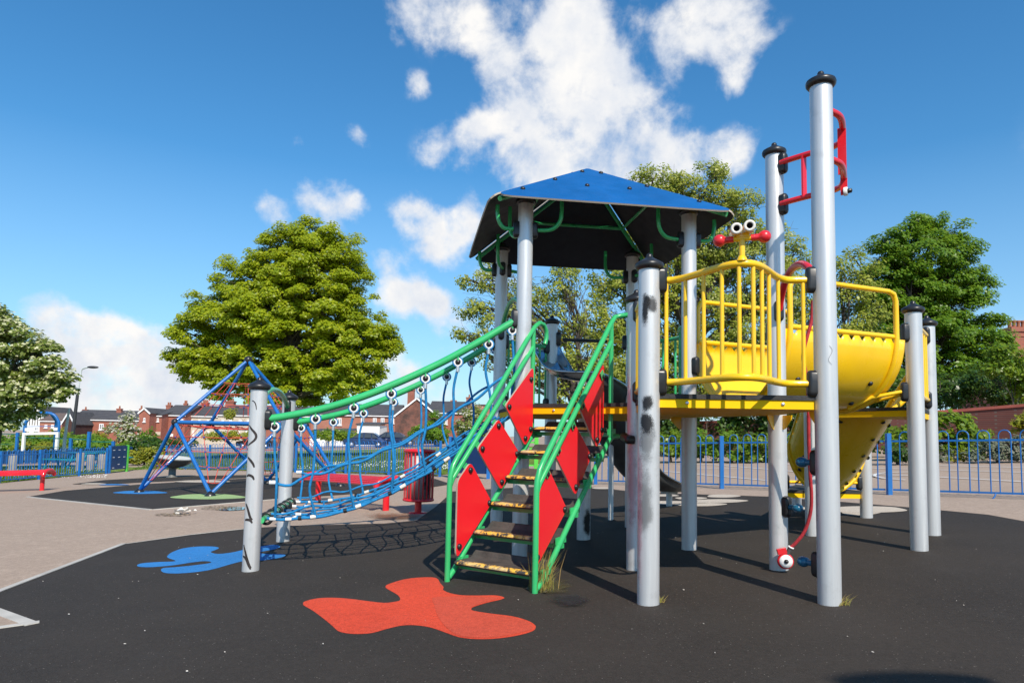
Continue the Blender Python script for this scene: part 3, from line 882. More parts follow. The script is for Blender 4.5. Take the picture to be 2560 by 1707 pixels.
# ---- rope bridge between A-B and K-L
def rail_z(t):
    ts = [0, .03, .137, .264, .409, .555, .705, .84, .96, 1.0]; zs = [1.083, 1.093, 1.135, 1.20, 1.311, 1.449, 1.611, 1.783, 1.945, 2.0]
    return float(np.interp(t, ts, zs))
def rail_zs(t):
    return sum(rail_z(min(max(t + d, 0), 1)) for d in (-.05, -.025, 0, .025, .05)) / 5
def floor_z(t):
    ts = [0, .05, .12, .2, .28, .344, .42, .503, .58, .666, .74, .8, .9, 1.0]; zs = [.335, .325, .322, .334, .36, .396, .455, .533, .625, .733, .85, .946, 1.09, 1.215]
    return float(np.interp(t, ts, zs))
def BR(v, t, z):
    p0 = XY['A'].lerp(XY['B'], v); p1 = XY['K'].lerp(XY['L'], v)
    p = p0.lerp(p1, t); return Vector((p.x, p.y, z))
def wig(i, j, a=.008): return a * math.sin(i * 2.3 + j * 1.7)
# bridge floor: lengthwise ropes carried on a cross bar, with cross ropes
b = MB()
VS = [.04, .22, .41, .59, .78, .96]
for j, v in enumerate(VS):
    e = v in (VS[0], VS[-1])
    sag = .03 * math.sin(PI * v)
    b.tube([BR(v, t, floor_z(t) - sag + wig(t * 20, j, .004)) for t in np.linspace(.045, .985, 40)], .0115 if e else .009, 8)
for i in range(11):
    t = .10 + .083 * i
    b.tube([BR(v, t + .012 * math.sin(v * 9 + i), floor_z(t) - .03 * math.sin(PI * v) + .004) for v in np.linspace(.04, .96, 12)], .0085, 6)
bridge = b.build('rope_bridge', ropeblue, root)
for v in VS:                                        # pressed ferrules at the start of the ropes and at the crossings
    for t in (.055, .112):
        b = MB(); q = BR(v, t, floor_z(t) - .03 * math.sin(PI * v)); q2 = BR(v, t + .022, floor_z(t + .022) - .03 * math.sin(PI * v))
        b.tube([q, q2], .0145, 10); b.build('ferrule', white, bridge)
for i in range(1, 11, 2):
    t = .13 + .083 * i
    for v in (.04, .96):
        b = MB(); b.tube([BR(v, t - .010, floor_z(t - .010)), BR(v, t + .010, floor_z(t + .010))], .0165, 10); b.build('ferrule', cream, bridge)
        b = MB(); b.tube([BR(v, t - .055, floor_z(t - .055)), BR(v, t - .043, floor_z(t - .043))], .0175, 10); b.build('rope_clip', black, bridge)
b = MB(); b.tube([BR(0, .03, .315), BR(1, .03, .315)], .022, 12)
rod = b.build('cross_bar', green, bridge)
for v in np.linspace(.1, .92, 6):
    b = MB(); c = BR(v, .035, .315); ax_ = (XY['B'] - XY['A']).normalized()
    b.ring(c, ax_, .042, .012, 18, 8, 0); b.ring(c + ax_ * .016, ax_, .044, .008, 18, 6, 1); b.build('rope_ring', [black, white], bridge)
for side, (v, ka, kk) in enumerate(((0.0, 'A', 'K'), (1.0, 'B', 'L'))):
    pts = [BR(v, t, rail_zs(t)) for t in np.linspace(.035, .965, 30)]
    b = MB(); b.tube(pts, .030, 16); b.build('handrail', green, bridge)
    dd = (XY[kk] - XY[ka])
    clamp(ka, dd, 1.09); clamp(kk, -dd, 1.965)
    ringts = [.062, .21, .35, .489, .618, .742, .862, .975 if side else .955]
    ins = Vector((dd.y, -dd.x, 0)).normalized() * (1 if side == 0 else 1)
    for i, t in enumerate(ringts):
        zr = rail_zs(t) - .068
        c = BR(v, t, zr)
        b = MB()                                   # lug from the rail, ring with white face and black bolt
        b.bar(BR(v, t, rail_zs(t) - .018), c - Vector((0, 0, -.005)), .036, .012, dd, 2)
        b.ring(c, ins, .029, .0085, 20, 8, 1)
        b.ring(c, ins, .040, .0065, 20, 6, 0)
        for s_ in (1, -1):
            b.lathe(c, [(.022, 0), (.022, .010), (.016, .018), (0, .021)], 14, ins * s_, 3)
        b.build('rope_ring', [ropeblue, white, green, black], bridge)
        tb = min(t + .012, .97)
        zf = floor_z(tb) + .004
        top = c - Vector((0, 0, .05))
        b = MB(); b.tube([top + Vector((0, 0, .014)), top - Vector((0, 0, .03))], .0145, 12); b.build('ferrule', metal, bridge)
        vin = .04 if side == 0 else .96
        mid = [BR(v * .98 + .01, t + .012 * math.sin(i * 1.9 + q * 3), top.z + (zf - top.z) * q) for q in (.25, .5, .72)]
        hang = smooth_pts([top, mid[0] + Vector((-.010, 0, 0)), mid[1] + Vector((.004, 0, 0)), mid[2] + Vector((.012 * math.cos(i * 2), 0, 0)), BR(vin, tb, zf)], 5)
        b = MB(); b.tube(hang, .0105, 8); b.build('hanging_rope', ropeblue, bridge)
        inst(screwmesh, 'rope_clip', bridge, BR(vin, tb, zf + .02), -ins)
    # the wavy side rope at mid height and a low one
    tz = list(np.interp(np.linspace(.055, .95, 26), [.055, .137, .195, .336, .467, .591, .742, .86, .95], [.605, .592, .662, .748, .856, .985, 1.19, 1.37, 1.52]))
    b = MB(); b.tube(smooth_pts([BR(v * .97 + .015, t, z + .014 * math.sin(t * 44)) for t, z in zip(np.linspace(.055, .95, 26), tz)], 2), .0115, 8)
    b.build('side_rope', ropeblue, bridge)
    b = MB(); b.tube(smooth_pts([BR(.035 if side == 0 else .965, t, floor_z(t) + .10 * (1 - t) * min(1, t * 5) + .012 * math.sin(t * 40)) for t in np.linspace(.06, .95, 24)], 2), .009, 8)
    b.build('side_rope', ropeblue, bridge)
    b = MB(); q = BR(v * .97 + .015, .055, .605); b.tube([q - (XY[kk] - XY[ka]).normalized() * .01, q + (XY[kk] - XY[ka]).normalized() * .04], .017, 10); b.build('ferrule', white, bridge)
def arch(ka, kb, z, h_):
    pts = [P3(ka, z).lerp(P3(kb, z), q) for q in (.045, .10, .2, .35, .5, .65, .8, .90, .955)]
    hh = [0, .03, .075, .115, .125, .115, .075, .03, 0]
    pts = [p + Vector((0, 0, q * h_)) for p, q in zip(pts, hh)]
    b = MB(); b.tube(smooth_pts(pts, 4), .022, 14); b.build('arch_rail', green, bridge)
    d = XY[kb] - XY[ka]
    clamp(ka, d, z); clamp(kb, -d, z)
arch('A', 'B', 1.235, 1.05); arch('K', 'L', 2.06, 1.5)

# ---- roof: four boards on a green tube frame
RC = Vector((.685, 6.44, 0)); r1 = Vector((.9894, .1455, 0)); r2 = Vector((-.1455, .9894, 0))
RA, RZ, RT = 1.0, 2.905, 3.575
def RF(u, v_, lift=0):
    q = RC + r1 * u + r2 * v_
    m_ = max(abs(u), abs(v_)); z = RT - (RT - RZ) * m_ / RA
    return Vector((q.x, q.y, z + lift))
b = MB()
for su in (-1, 1):
    for sv_ in (-1, 1):
        b.tube([RF(su * .96, sv_ * .96, -.045), RF(su * .03, sv_ * .03, -.045)], .021, 10)
m_ = .52
b.tube([RF(-m_, -m_, -.045), RF(m_, -m_, -.045), RF(m_, m_, -.045), RF(-m_, m_, -.045)], .018, 10, closed=True)
for k_, (su, sv_) in dict(K=(-1, -1), H=(1, -1), M=(1, 1), L=(-1, 1)).items():   # curved arms from each post up to the boards
    for d, tgt in ((r1 * -su, RF(su * .42, sv_ * .80, -.03)), (r2 * -sv_, RF(su * .80, sv_ * .42, -.03)), (r1 * su, RF(su * .95, sv_ * .74, -.03))):
        p0 = P3(k_, 2.72) + d * .085
        L_ = Vector((tgt.x - p0.x, tgt.y - p0.y, 0)).length
        e_ = Vector((tgt.x, tgt.y, 2.72))
        b.tube(smooth_pts([p0, p0.lerp(e_, .6), p0.lerp(e_, .9) + Vector((0, 0, .05)), e_ + Vector((0, 0, .13)), tgt], 4), .017, 10)
        clamp(k_, d, 2.72, .9)
roof = b.build('roof_frame', green, root)
for q in range(4):
    ang = q * PI / 2
    def rot(u, v_): return (u * math.cos(ang) - v_ * math.sin(ang), u * math.sin(ang) + v_ * math.cos(ang))
    e = .985
    prof2 = [(-.012, -.02), (-.93, -.945), (-.955, -.975), (-.96, -1.0), (-.94, -1.03), (-.88, -1.045), (-.5, -1.05), (0, -1.05), (.5, -1.05), (.88, -1.045), (.94, -1.03), (.96, -1.0), (.955, -.975), (.93, -.945), (.012, -.02)]
    pts = []
    for u, v_ in prof2:
        uu, vv = rot(u, v_); qq = RC + r1 * uu + r2 * vv
        pts.append(Vector((qq.x, qq.y, RT + (RT - RZ) * v_)))
    nrm = (pts[1] - pts[0]).cross(pts[-2] - pts[0]).normalized()
    if nrm.z < 0: nrm = -nrm
    b = MB()
    th = .014
    n_ = len(pts)
    low = pts; hi = [p + nrm * th for p in pts]
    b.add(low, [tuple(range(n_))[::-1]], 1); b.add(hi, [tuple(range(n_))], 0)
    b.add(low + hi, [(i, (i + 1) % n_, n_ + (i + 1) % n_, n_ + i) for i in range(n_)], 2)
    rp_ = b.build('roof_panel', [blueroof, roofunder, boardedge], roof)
    # make sure of outward facing: recalc is not needed for rendering
    for (u, v_) in ((-.09, -.16), (-.42, -.50), (-.76, -.85), (.09, -.16), (.42, -.50), (.76, -.85), (-.16, -.62), (.22, -.62)):
        uu, vv = rot(u, v_); qq = RC + r1 * uu + r2 * vv
        inst(boltmesh, 'bolt', roof, Vector((qq.x, qq.y, RT + (RT - RZ) * v_)) + nrm * th, nrm)

# ---- yellow guard rails
def rail_between(ka, kb, zs, us, bulge=0, b0=.12, b1=.80, m=yellow, name='guard_rail', rr=.0205, br=.0120, n=40, out=1):
    a, c = XY[ka], XY[kb]; d = c - a; Ld = d.length
    nr = Vector((d.y, -d.x, 0)).normalized() * out
    m0 = (RP + .03) / Ld
    def pos(u, z):
        q = 0 if not bulge or u < b0 or u > b1 else bulge * .5 * (1 - math.cos(2 * PI * (u - b0) / (b1 - b0)))
        p = a + d * u + nr * q; return Vector((p.x, p.y, z))
    b = MB()
    for z in zs:
        clamp(ka, d, z); clamp(kb, -d, z)
    b.tube([pos(u, zs[1]) for u in np.linspace(m0, 1 - m0, n)], rr, 14)
    o = b.build(name, m, root)
    b = MB(); b.tube([pos(u, zs[0]) for u in np.linspace(m0, 1 - m0, n)], rr, 14); b.build('lower_rail', m, o)
    for u in us:
        b = MB(); b.tube([pos(u, zs[0]), pos(u, zs[1])], br, 10); b.build('rail_bar', m, o)
    return o, pos
gr, pos = rail_between('P2', 'P1', (1.335, 1.945), (.10, .20, .28, .355, .43, .505, .565, .63, .72, .88), .40, .10, .82)
rail_between('P2', 'N', (1.335, 1.93), (.12, .23, .34, .45, .56, .67, .78, .89))
rail_between('F', 'F2', (1.40, 1.99), (.15, .29, .43, .57, .71, .85), n=4)
gl, _ = rail_between('L', 'T', (1.34, 1.98), (.16, .28, .40, .52, .64, .76, .88), m=green, n=4)
rail_between('M', 'H', (1.36, 1.98), (.12, .23, .34, .45, .56, .67, .78, .89), .22, .08, .92, m=green, out=-1)
# telescope on the bulge
tp = pos(.445, 1.945)
b = MB(); b.tube([tp, tp + Vector((0, 0, .125))], .016, 14); b.lathe(tp + Vector((0, 0, .0)), [(.03, .012), (.024, .03), (.016, .04)], 14)
cr0 = tp + Vector((0, 0, .135))
hd = Vector((.97, -.20, .06)).normalized()
b.tube([cr0 - hd * .05, cr0 + hd * .05], .015, 14)
b.bar(cr0 - hd * .03 + Vector((0, 0, .016)), cr0 + hd * .035 + Vector((0, 0, .016)), .04, .022)
tel = b.build('telescope', yellow, root)
fdir = Vector((-.22, -.95, -.10)).normalized(); sd = fdir.cross(Vector((0, 0, 1))).normalized()
for s_ in (-1, 1):
    b = MB(); c = cr0 + Vector((0, 0, .05)) + sd * (.033 * -s_) + Vector((0, 0, .006 * s_)) - fdir * .055
    prof = [(.026, 0), (.030, .004), (.030, .112), (.0305, .115), (.0305, .125), (.028, .130), (.018, .130), (.016, .126), (.016, .02), (0, .02)]
    b.lathe(c, prof[:3], 20, fdir, 1); b.lathe(c, prof[2:8], 20, fdir, 0); b.lathe(c, prof[7:], 20, fdir, 2); b.lathe(c, [(.026, 0), (.016, 0)], 20, fdir, 1)
    b.build('eyepiece', [cream, yellow, steelback], tel)
    b = MB(); b.lathe(cr0 + hd * s_ * .045, [(.017, 0), (.018, .035), (.019, .043), (.026, .049), (.032, .060), (.0335, .071), (.031, .084), (.023, .096), (.011, .103), (0, .104)], 20, hd * s_)
    b.build('handle_ball', red, tel)

# ---- half-pipe troughs
def half_pipe(name, A0, B0, A1, B1, z0, z1, depth, notches, m=yellow, hand=True, bolts=(.2, .5, .8)):
    """A0-B0 is the sill at one end, A1-B1 at the other; z = trough bottom"""
    N_, K_ = 90, 20
    def S_(t, q, off=0):
        t = .035 + t * .885 if hand else t
        a = A0.lerp(A1, t); c = B0.lerp(B1, t); z = z0 + (z1 - z0) * t
        ctr = (a + c) / 2; hx = (c - a) / 2
        th = PI * q
        zz = z + depth - depth * math.sin(th)
        k1 = 1 + off / hx.length
        p = ctr - hx * math.cos(th) * k1
        return Vector((p.x, p.y, zz - off * math.sin(th)))
    vs = []
    for lay in (0, .010):
        for i in range(N_ + 1):
            t = i / N_
            nt_ = 0.0
            for c_ in notches:
                d = abs(t - c_) / .022
                if d < 1: nt_ = max(nt_, .034 * math.sqrt(1 - d * d) * (1 if d < .4 else .7))
            for j in range(K_ + 1):
                q = j / K_
                q2 = .004 + .992 * q
                if j <= 1 and nt_: q2 = max(q2, .004 + nt_ * .62) if j == 0 else max(q2, .012 + nt_ * .62)
                if j >= K_ - 1 and nt_: q2 = min(q2, .996 - nt_ * .62) if j == K_ else min(q2, .988 - nt_ * .62)
                vs.append(S_(t, q2, lay))
    W_ = K_ + 1; M_ = (N_ + 1) * W_
    fs = []
    for i in range(N_):
        for j in range(K_):
            fs.append((i * W_ + j, i * W_ + j + 1, (i + 1) * W_ + j + 1, (i + 1) * W_ + j))
            fs.append(tuple(M_ + q for q in (i * W_ + j, (i + 1) * W_ + j, (i + 1) * W_ + j + 1, i * W_ + j + 1)))
        for j in (0, K_): fs.append((i * W_ + j, (i + 1) * W_ + j, M_ + (i + 1) * W_ + j, M_ + i * W_ + j))
    for i in (0, N_):
        for j in range(K_): fs.append((i * W_ + j, i * W_ + j + 1, M_ + i * W_ + j + 1, M_ + i * W_ + j))
    b = MB(); b.add(vs, fs, 0, True)
    tr = b.build(name, m, root)
    for q in (0, 1):
        b = MB(); b.tube([S_(t, q) + Vector((0, 0, .012)) for t in np.linspace(.04, .92 if hand else .99, 8)], .021, 14); b.build('rim_rail', m, tr)
    for t in ((.05, .915) if hand else (.012, .988)):                       # hoops
        b = MB(); pts = [S_(t, q, .018) for q in np.linspace(0, 1, 18)]
        if hand:
            up = Vector((0, 0, .30)); ax_ = (A1 - A0).normalized() * (.07 if t < .5 else -.07)
            pts = [pts[0] + up + ax_ * 1.2 + Vector((0, 0, .07)), pts[0] + up + ax_ * .35 + Vector((0, 0, .055)), pts[0] + up] + pts + [pts[-1] + up, pts[-1] + up + ax_ * .35 + Vector((0, 0, .055)), pts[-1] + up + ax_ * 1.2 + Vector((0, 0, .07))]
        b.tube(pts, .021, 14); b.build('hoop', m, tr)
    if hand:
        for q in (0, 1):
            b = MB()
            e0_ = S_(.05, q, .018) + Vector((0, 0, .37)) + (A1 - A0).normalized() * .08
            e1_ = S_(.915, q, .018) + Vector((0, 0, .37)) - (A1 - A0).normalized() * .08
            b.tube([e0_, e1_], .0195, 14); b.build('handrail', m, tr)
    for t in bolts:
        for q in (.22, .36, .64, .78):
            p = S_(t, q, .010); p2 = S_(t, q, .05)
            inst(boltmesh, 'bolt', tr, p, p2 - p)
    return tr, S_
tg, S1 = half_pipe('crawl_trough', XY['G'], XY['H'], XY['F'], XY['MID'], 1.272, 1.285, .555, (.09, .18, .27, .36, .45, .54, .63, .72, .81, .90))
chA, chB, chC, chD = XY['MID'] + Vector((.06, -.02, 0)), XY['F2'] + Vector((-.06, .04, 0)), XY['Q'] + Vector((.05, -.15, 0)), XY['R'] + Vector((-.10, -.15, 0))
tg2, S2 = half_pipe('slide_trough', chA, chB, chC, chD, 1.285, .47, .50, (.12, .26, .40, .54, .68, .82), hand=False, bolts=(.15, .35, .55, .75, .92))
b = MB()                                          # tube frame at the foot of the lower trough
q0, q1 = P3('Q', .565), P3('R', .565)
b.tube([q0.lerp(q1, .08), q0.lerp(q1, .92)], .017, 10)
for u in (.2, .5, .8): b.tube([q0.lerp(q1, u), S2(.97, .5 + (u - .5) * .8, .02)], .013, 8)
b.tube([q0.lerp(q1, .92), q0.lerp(q1, .74) + Vector((0, 0, .18))], .013, 8); b.tube([q0.lerp(q1, .62), q0.lerp(q1, .74) + Vector((0, 0, .18))], .013, 8)
b.build('support_frame', yellow, tg2)
clamp('R', XY['Q'] - XY['R'], .565); clamp('Q', XY['R'] - XY['Q'], .565)
b = MB(); b.tube([S1(.93, .55, .03), P3('F', 1.40) + Vector((-.09, .05, 0))], .014, 8); b.tube([S1(.86, .42, .02), S1(.9, .3, .02), P3('F', 1.42) + Vector((-.10, .02, 0))], .016, 8)
b.build('support_frame', yellow, tg)
clamp('F', (-1, .3), 1.42); clamp('F', (-1, -.1), 1.90); clamp('G', (-.15, .9), 1.80); clamp('H', (.5, -.8), 1.62)

# ---- stainless slide behind the tower
path = smooth_pts([V(1250, 806, 7.60), V(1266, 836, 7.42), V(1285, 862, 7.24), V(1318, 872, 7.12), V(1358, 880, 7.14), V(1395, 915, 7.3), (1.06, 7.62, 1.15), (1.29, 7.98, .80), (1.55, 8.35, .52), (1.85, 8.75, .37), (2.05, 9.0, .33), (2.2, 9.2, .32)], 6)
b = MB(); sec = [(-.27, .11), (-.262, .125), (-.25, .12), (-.235, .08), (-.20, .03), (-.13, .006), (0, 0), (.13, .006), (.20, .03), (.235, .08), (.25, .12), (.262, .125), (.27, .11)]
NS = len(sec); lay_v = []
for lay in (0, -.012):
    for i, p in enumerate(path):
        t = (path[min(i + 1, len(path) - 1)] - path[max(i - 1, 0)]); t.normalize()
        sdv = Vector((t.y, -t.x, 0)).normalized(); upv = sdv.cross(t)
        for x, z in sec:
            ks_ = min(1, .58 + .42 * max(0, i - 16) / 20)
            lay_v.append(p + sdv * x * ks_ * (1 + lay * -2) + upv * (z * ks_ + lay))
M_ = len(path) * NS
fs0 = [(i * NS + j, i * NS + j + 1, (i + 1) * NS + j + 1, (i + 1) * NS + j) for i in range(len(path) - 1) for j in range(NS - 1)]
CUT = 26 * (NS - 1)
b.add(lay_v[:M_], fs0, 0, True); b.add(lay_v[M_:], fs0[:CUT], 0, True); b.add(lay_v[M_:], fs0[CUT:], 1, True)
sl_ = b.build('steel_slide', [steel, steelback], root)
for side in (0, NS - 1):
    b = MB(); b.tube([lay_v[i * NS + side] for i in range(len(path))], .014, 8); b.build('slide_edge', steel, sl_)
b = MB(); b.tube([lay_v[j] for j in range(NS)], .012, 8); b.build('slide_edge', steel, sl_)
for (x, y, z, r_) in ((1.15, 7.89, 1.0, .03), (2.11, 9.18, .30, .04)):
    b = MB(); b.tube([(x, y, gz(x, y) - .02), (x, y, z)], r_, 14)
    b.tube([(x - .1, y + .05, z), (x + .1, y - .05, z)], .022, 8); b.build('leg', white, sl_)
# striped grab bar above the slide
a_, c_ = P3('T', 2.07), P3('M', 2.02)
b = MB()
for u0, u1, mi in ((.07, .14, 0), (.14, .70, 1), (.70, .93, 0)): b.tube([a_.lerp(c_, u0), a_.lerp(c_, u1)], .018, 12, mi)
b.build('grab_bar', [yellow, black], root); clamp('T', c_ - a_, 2.07); clamp('M', a_ - c_, 2.02)

# ---- rope climb on the side G-P1
b = MB()
gp = lambda u, z, bx=0: Vector((XY['G'].lerp(XY['P1'], u).x + bx, XY['G'].lerp(XY['P1'], u).y, z))
BOW = [(1.926, 4.86), (1.965, 4.80), (2.066, 4.68), (2.155, 4.59), (2.185, 4.52), (2.165, 4.42), (2.11, 4.30), (2.01, 4.13), (1.90, 4.045)]
b = MB(); b.tube(smooth_pts([(x, y, 3.02) for x, y in BOW], 5), .020, 14)
redrail = b.build('red_bow_rail', red, root)
b = MB(); b.tube(smooth_pts([(x, y, 2.715) for x, y in BOW], 5), .020, 14); b.build('lower_rail', red, redrail)
for (x, y), tx_ in (((2.035, 4.72), (.6, -.8, 0)), ((2.095, 4.285), (.5, .8, 0))):
    b = MB(); b.bar((x, y, 2.715), (x, y, 3.02), .05, .012, tx_); b.build('rail_plate', red, redrail)
b = MB(); b.bar((2.13, 4.34, 2.60), (2.13, 4.34, 2.72), .04, .014, (.5, .8, 0)); b.lathe((2.13, 4.34, 2.62), [(.028, .0), (.028, .02), (.012, .022)], 14, (.8, -.6, 0), 1); b.lathe((2.13, 4.34, 2.62), [(.016, .02), (.014, .045), (0, .05)], 12, (.8, -.6, 0), 2)
b.build('rope_anchor', [red, white, black], redrail)
for z in (3.02, 2.715): clamp('G', (.5, -.85), z); clamp('P1', (.6, .75), z)
b = MB(); b.tube(smooth_pts([gp(.085, 1.93), gp(.13, 2.01), gp(.24, 2.11), gp(.38, 2.155), gp(.55, 2.15), gp(.72, 2.09), gp(.85, 1.99), gp(.915, 1.93)], 5), .024, 14)
arcr = b.build('red_arch_bar', red, root)
clamp('G', (-.09, -.97), 1.93); clamp('P1', (.09, .97), 1.93)
rp = [(1867, 690, 4.42), (1864, 735, 4.44), (1855, 770, 4.45), (1847, 800, 4.46), (1845, 825, 4.47), (1850, 850, 4.49), (1855, 880, 4.5), (1857, 950, 4.54), (1858, 1020, 4.58), (1861, 1090, 4.62), (1864, 1140, 4.66), (1861, 1180, 4.7), (1848, 1220, 4.74), (1828, 1246, 4.77), (1815, 1258, 4.79)]
b = MB(); b.tube(smooth_pts([V(*q) for q in rp], 4), .0115, 10); crope = b.build('climbing_rope', ropered, root)
dsc = V(1804, 1288, 4.80)
b = MB(); b.tube([V(1816, 1257, 4.79), V(1808, 1274, 4.80)], .0165, 12); b.build('ferrule', steelback, crope)
b = MB(); b.ring(V(1816.5, 1256.5, 4.789), V(1816, 1257, 4.79) - V(1808, 1274, 4.80), .016, .006, 16, 8); b.build('rope_collar', white, crope)
fd = Vector((-.35, -.93, 0)).normalized(); fd = (Vector((0, 0, 1.0)) + Vector((0, 0, 0)) - dsc); fd.z = .0; fd.normalize(); fd = (fd + Vector((.25, 0, .05))).normalized()
b = MB(); b.lathe(dsc, [(.0, -.02), (.052, -.02), (.055, 0), (.052, .016), (.036, .02)], 22, fd, 0); b.lathe(dsc, [(.044, .014), (.044, .022), (.012, .024)], 20, fd, 1); b.lathe(dsc, [(.015, .02), (.015, .03), (.009, .038), (0, .04)], 12, fd, 2)
b.tube([dsc - fd * .01, P3('G', dsc.z)], .03, 10, 0); b.bar(dsc + Vector((-.02, 0, .05)), dsc + Vector((-.03, 0, .085)), .06, .03, fd, 0)
b.build('rope_anchor', [red, white, black], crope)
def peg(k_, d, z):
    d = Vector((d[0], d[1], 0)).normalized()
    o = clamp(k_, d, z, .95)
    b = MB(); c = P3(k_, z) + d * (RP + .03)
    b.tube([c - d * .02, c + d * .05], .018, 12); b.sphere(c + d * .075, .037, 10, 0, (1, 1, .85)); b.build('foothold', teal, PO[k_])
peg('G', (.45, -.9), .545); peg('P1', (-.5, .9), .30); peg('P1', (-.5, .9), .88)
# ------------------------------------------------------------------ blue rope pyramid
zf = lambda p: gz(p.x, p.y)
feet = [G(320, 1131), G(483, 1140), G(782, 1117), G(614, 1110)]
pc = sum(feet, Vector()) / 4
pyr = thing('rope_pyramid', 'blue tube pyramid climbing frame with orange red nets, standing on black rubber', 'climbing frame', pc)
nodes_ = []
for i in range(4):
    m_ = (feet[i] + feet[(i + 1) % 4]) / 2
    d = (m_ - pc); d.z = 0
    q = m_ + d * .03; nodes_.append(Vector((q.x, q.y, 1.145)))
apex = Vector((pc.x, pc.y, 2.47))
first = True
def ptube(a, c_, r_=.036, nm='frame_tube'):
    b = MB(); d = (c_ - a).normalized(); b.tube([a + d * .05, c_ - d * .05], r_, 14); return b.build(nm, bluefence, pyr)
tubes = {}
for i in range(4):
    ptube(feet[i] + Vector((0, 0, .04)), nodes_[i]); ptube(feet[i] + Vector((0, 0, .04)), nodes_[i - 1])
    ptube(nodes_[i], nodes_[(i + 1) % 4]); ptube(nodes_[i], apex)
for p, r_ in [(q, .068) for q in nodes_] + [(apex, .082)]:
    b = MB(); b.sphere(p, r_, 10); b.build('node_ball', black, pyr)
for f_ in feet:
    b = MB(); b.lathe(f_, [(.10, -.01), (.10, .02), (.075, .05), (.055, .08), (0, .09)], 18); b.build('foot_plate', black, pyr)
knot = mat('blue_knot', (.02, .05, .25), .4)
def net(a, c_, d, e, n1, n2, sag=.05):
    """rope grid on the quad a-c_ (top edge) and e-d (bottom edge)"""
    b = MB()
    def P_(u, v): 
        q = a.lerp(c_, u).lerp(e.lerp(d, u), v); q = q.copy(); q.z -= sag * math.sin(PI * u) * (.4 + v) * .6; return q
    for i in range(1, n1): b.tube([P_(i / n1, v) for v in np.linspace(.02, 1, 8)], .0075, 5)
    for j in range(1, n2 + 1): b.tube([P_(u, j / n2) for u in np.linspace(.03, .97, 10)], .0075, 5)
    for i in range(1, n1):
        for j in range(1, n2): b.sphere(P_(i / n1, j / n2), .022, 5, 1)
    return b.build('net', [netred, knot], pyr)
for i in range(4):
    a, c_ = nodes_[i], nodes_[(i + 1) % 4]
    # lower triangle between the two tubes that meet in a foot, upper triangle to the apex
    f_ = feet[(i + 1) % 4]
    net(a, c_, c_.lerp(f_, .80), a.lerp(f_, .80), 4, 4)
    net(a.lerp(apex, .10), c_.lerp(apex, .10), c_.lerp(apex, .62), a.lerp(apex, .62), 3, 3, .02)
    f0, f1 = feet[i], feet[(i + 1) % 4]
    up = a
b = MB()                                           # flat net inside, hung from the middle ring
for i in range(1, 9):
    u = i / 9
    b.tube([nodes_[0].lerp(nodes_[1], u) - Vector((0, 0, .06)), (nodes_[3].lerp(nodes_[2], u) + nodes_[0].lerp(nodes_[1], u)) / 2 - Vector((0, 0, .12)), nodes_[3].lerp(nodes_[2], u) - Vector((0, 0, .06))], .010, 6)
    b.tube([nodes_[0].lerp(nodes_[3], u) - Vector((0, 0, .06)), (nodes_[1].lerp(nodes_[2], u) + nodes_[0].lerp(nodes_[3], u)) / 2 - Vector((0, 0, .12)), nodes_[1].lerp(nodes_[2], u) - Vector((0, 0, .06))], .010, 6)
b.build('net', netred, pyr)

# ------------------------------------------------------------------ spinner bowl
sp0 = G(395, 1096)
spn = thing('spinner_bowl', 'round grey spinner dish on a single stem beside the blue pyramid', 'spinner', sp0)
bowlmat = mat('grey_moulded_plastic', (.13, .13, .12), .45, 0, .1, 6)
bowlin = mat('worn_grey_dish_inside', (.42, .42, .40), .5, 0, .1, 6)
b = MB(); c = sp0 + Vector((0, 0, .27)); tl = Vector((.10, -.03, 1))
b.lathe(c, [(0, 0), (.14, .01), (.30, .07), (.43, .15), (.52, .25), (.545, .275), (.545, .29), (.52, .295)], 36, tl, 0)
b.lathe(c, [(.52, .295), (.49, .27), (.40, .17), (.27, .09), (.12, .04), (0, .03)], 36, tl, 1)
b.build('dish', [bowlmat, bowlin], spn)
b = MB(); b.lathe(sp0, [(.15, -.02), (.15, .02), (.10, .04), (.095, .25), (.12, .30), (0, .30)], 24); b.build('stem', bowlmat, spn)

# ------------------------------------------------------------------ red benches and bin
def bench(name, label, a, c_, ext=.12, wd=.46, h_=.44):
    a = a.copy(); c_ = c_.copy(); a.z = gz(a.x, a.y); c_.z = gz(c_.x, c_.y)
    t = thing(name, label, 'bench', (a + c_) / 2, 'red metal benches')
    d = (c_ - a).normalized(); s_ = Vector((d.y, -d.x, 0)).normalized(); u = Vector((0, 0, 1))
    def sec(th, k_=1.0): return s_ * (wd / 2 * math.sin(th) * k_) + u * (h_ - .10 + .10 * math.cos(th) * k_)
    b = MB()
    for i in range(11):
        th = (-1 + 2 * i / 10) * 1.35
        b.tube([a - d * ext + sec(th), c_ + d * ext + sec(th)], .017, 8)
    b.build('seat', red, t)
    for p in (a - d * ext, c_ + d * ext):
        b = MB(); pts = [p + sec(th) for th in np.linspace(-1.6, 1.6, 14)]; b.tube(pts, .042, 12)
        b.sphere(pts[0], .042, 6); b.sphere(pts[-1], .042, 6); b.build('end_hoop', red, t)
    for p in (a, c_):
        b = MB(); b.tube([p - u * .02, p + u * (h_ - .04)], .045, 16); b.bar(p + u * (h_ - .06) - s_ * .18, p + u * (h_ - .06) + s_ * .18, .06, .03); b.build('leg', red, t)
    return t
bench('red_bench', 'red tubular park bench under the rope bridge beside the red bin', G(730, 1152), G(886, 1172))
lb = G(96, 1126)
bench('red_bench', 'red tubular park bench cut off at the left edge of the photo', lb, lb + Vector((-1.75, -.25, 0)))
bp = G(960, 1178)
binT = thing('litter_bin', 'round red slatted litter bin with a scorched side on a single post', 'litter bin', bp)
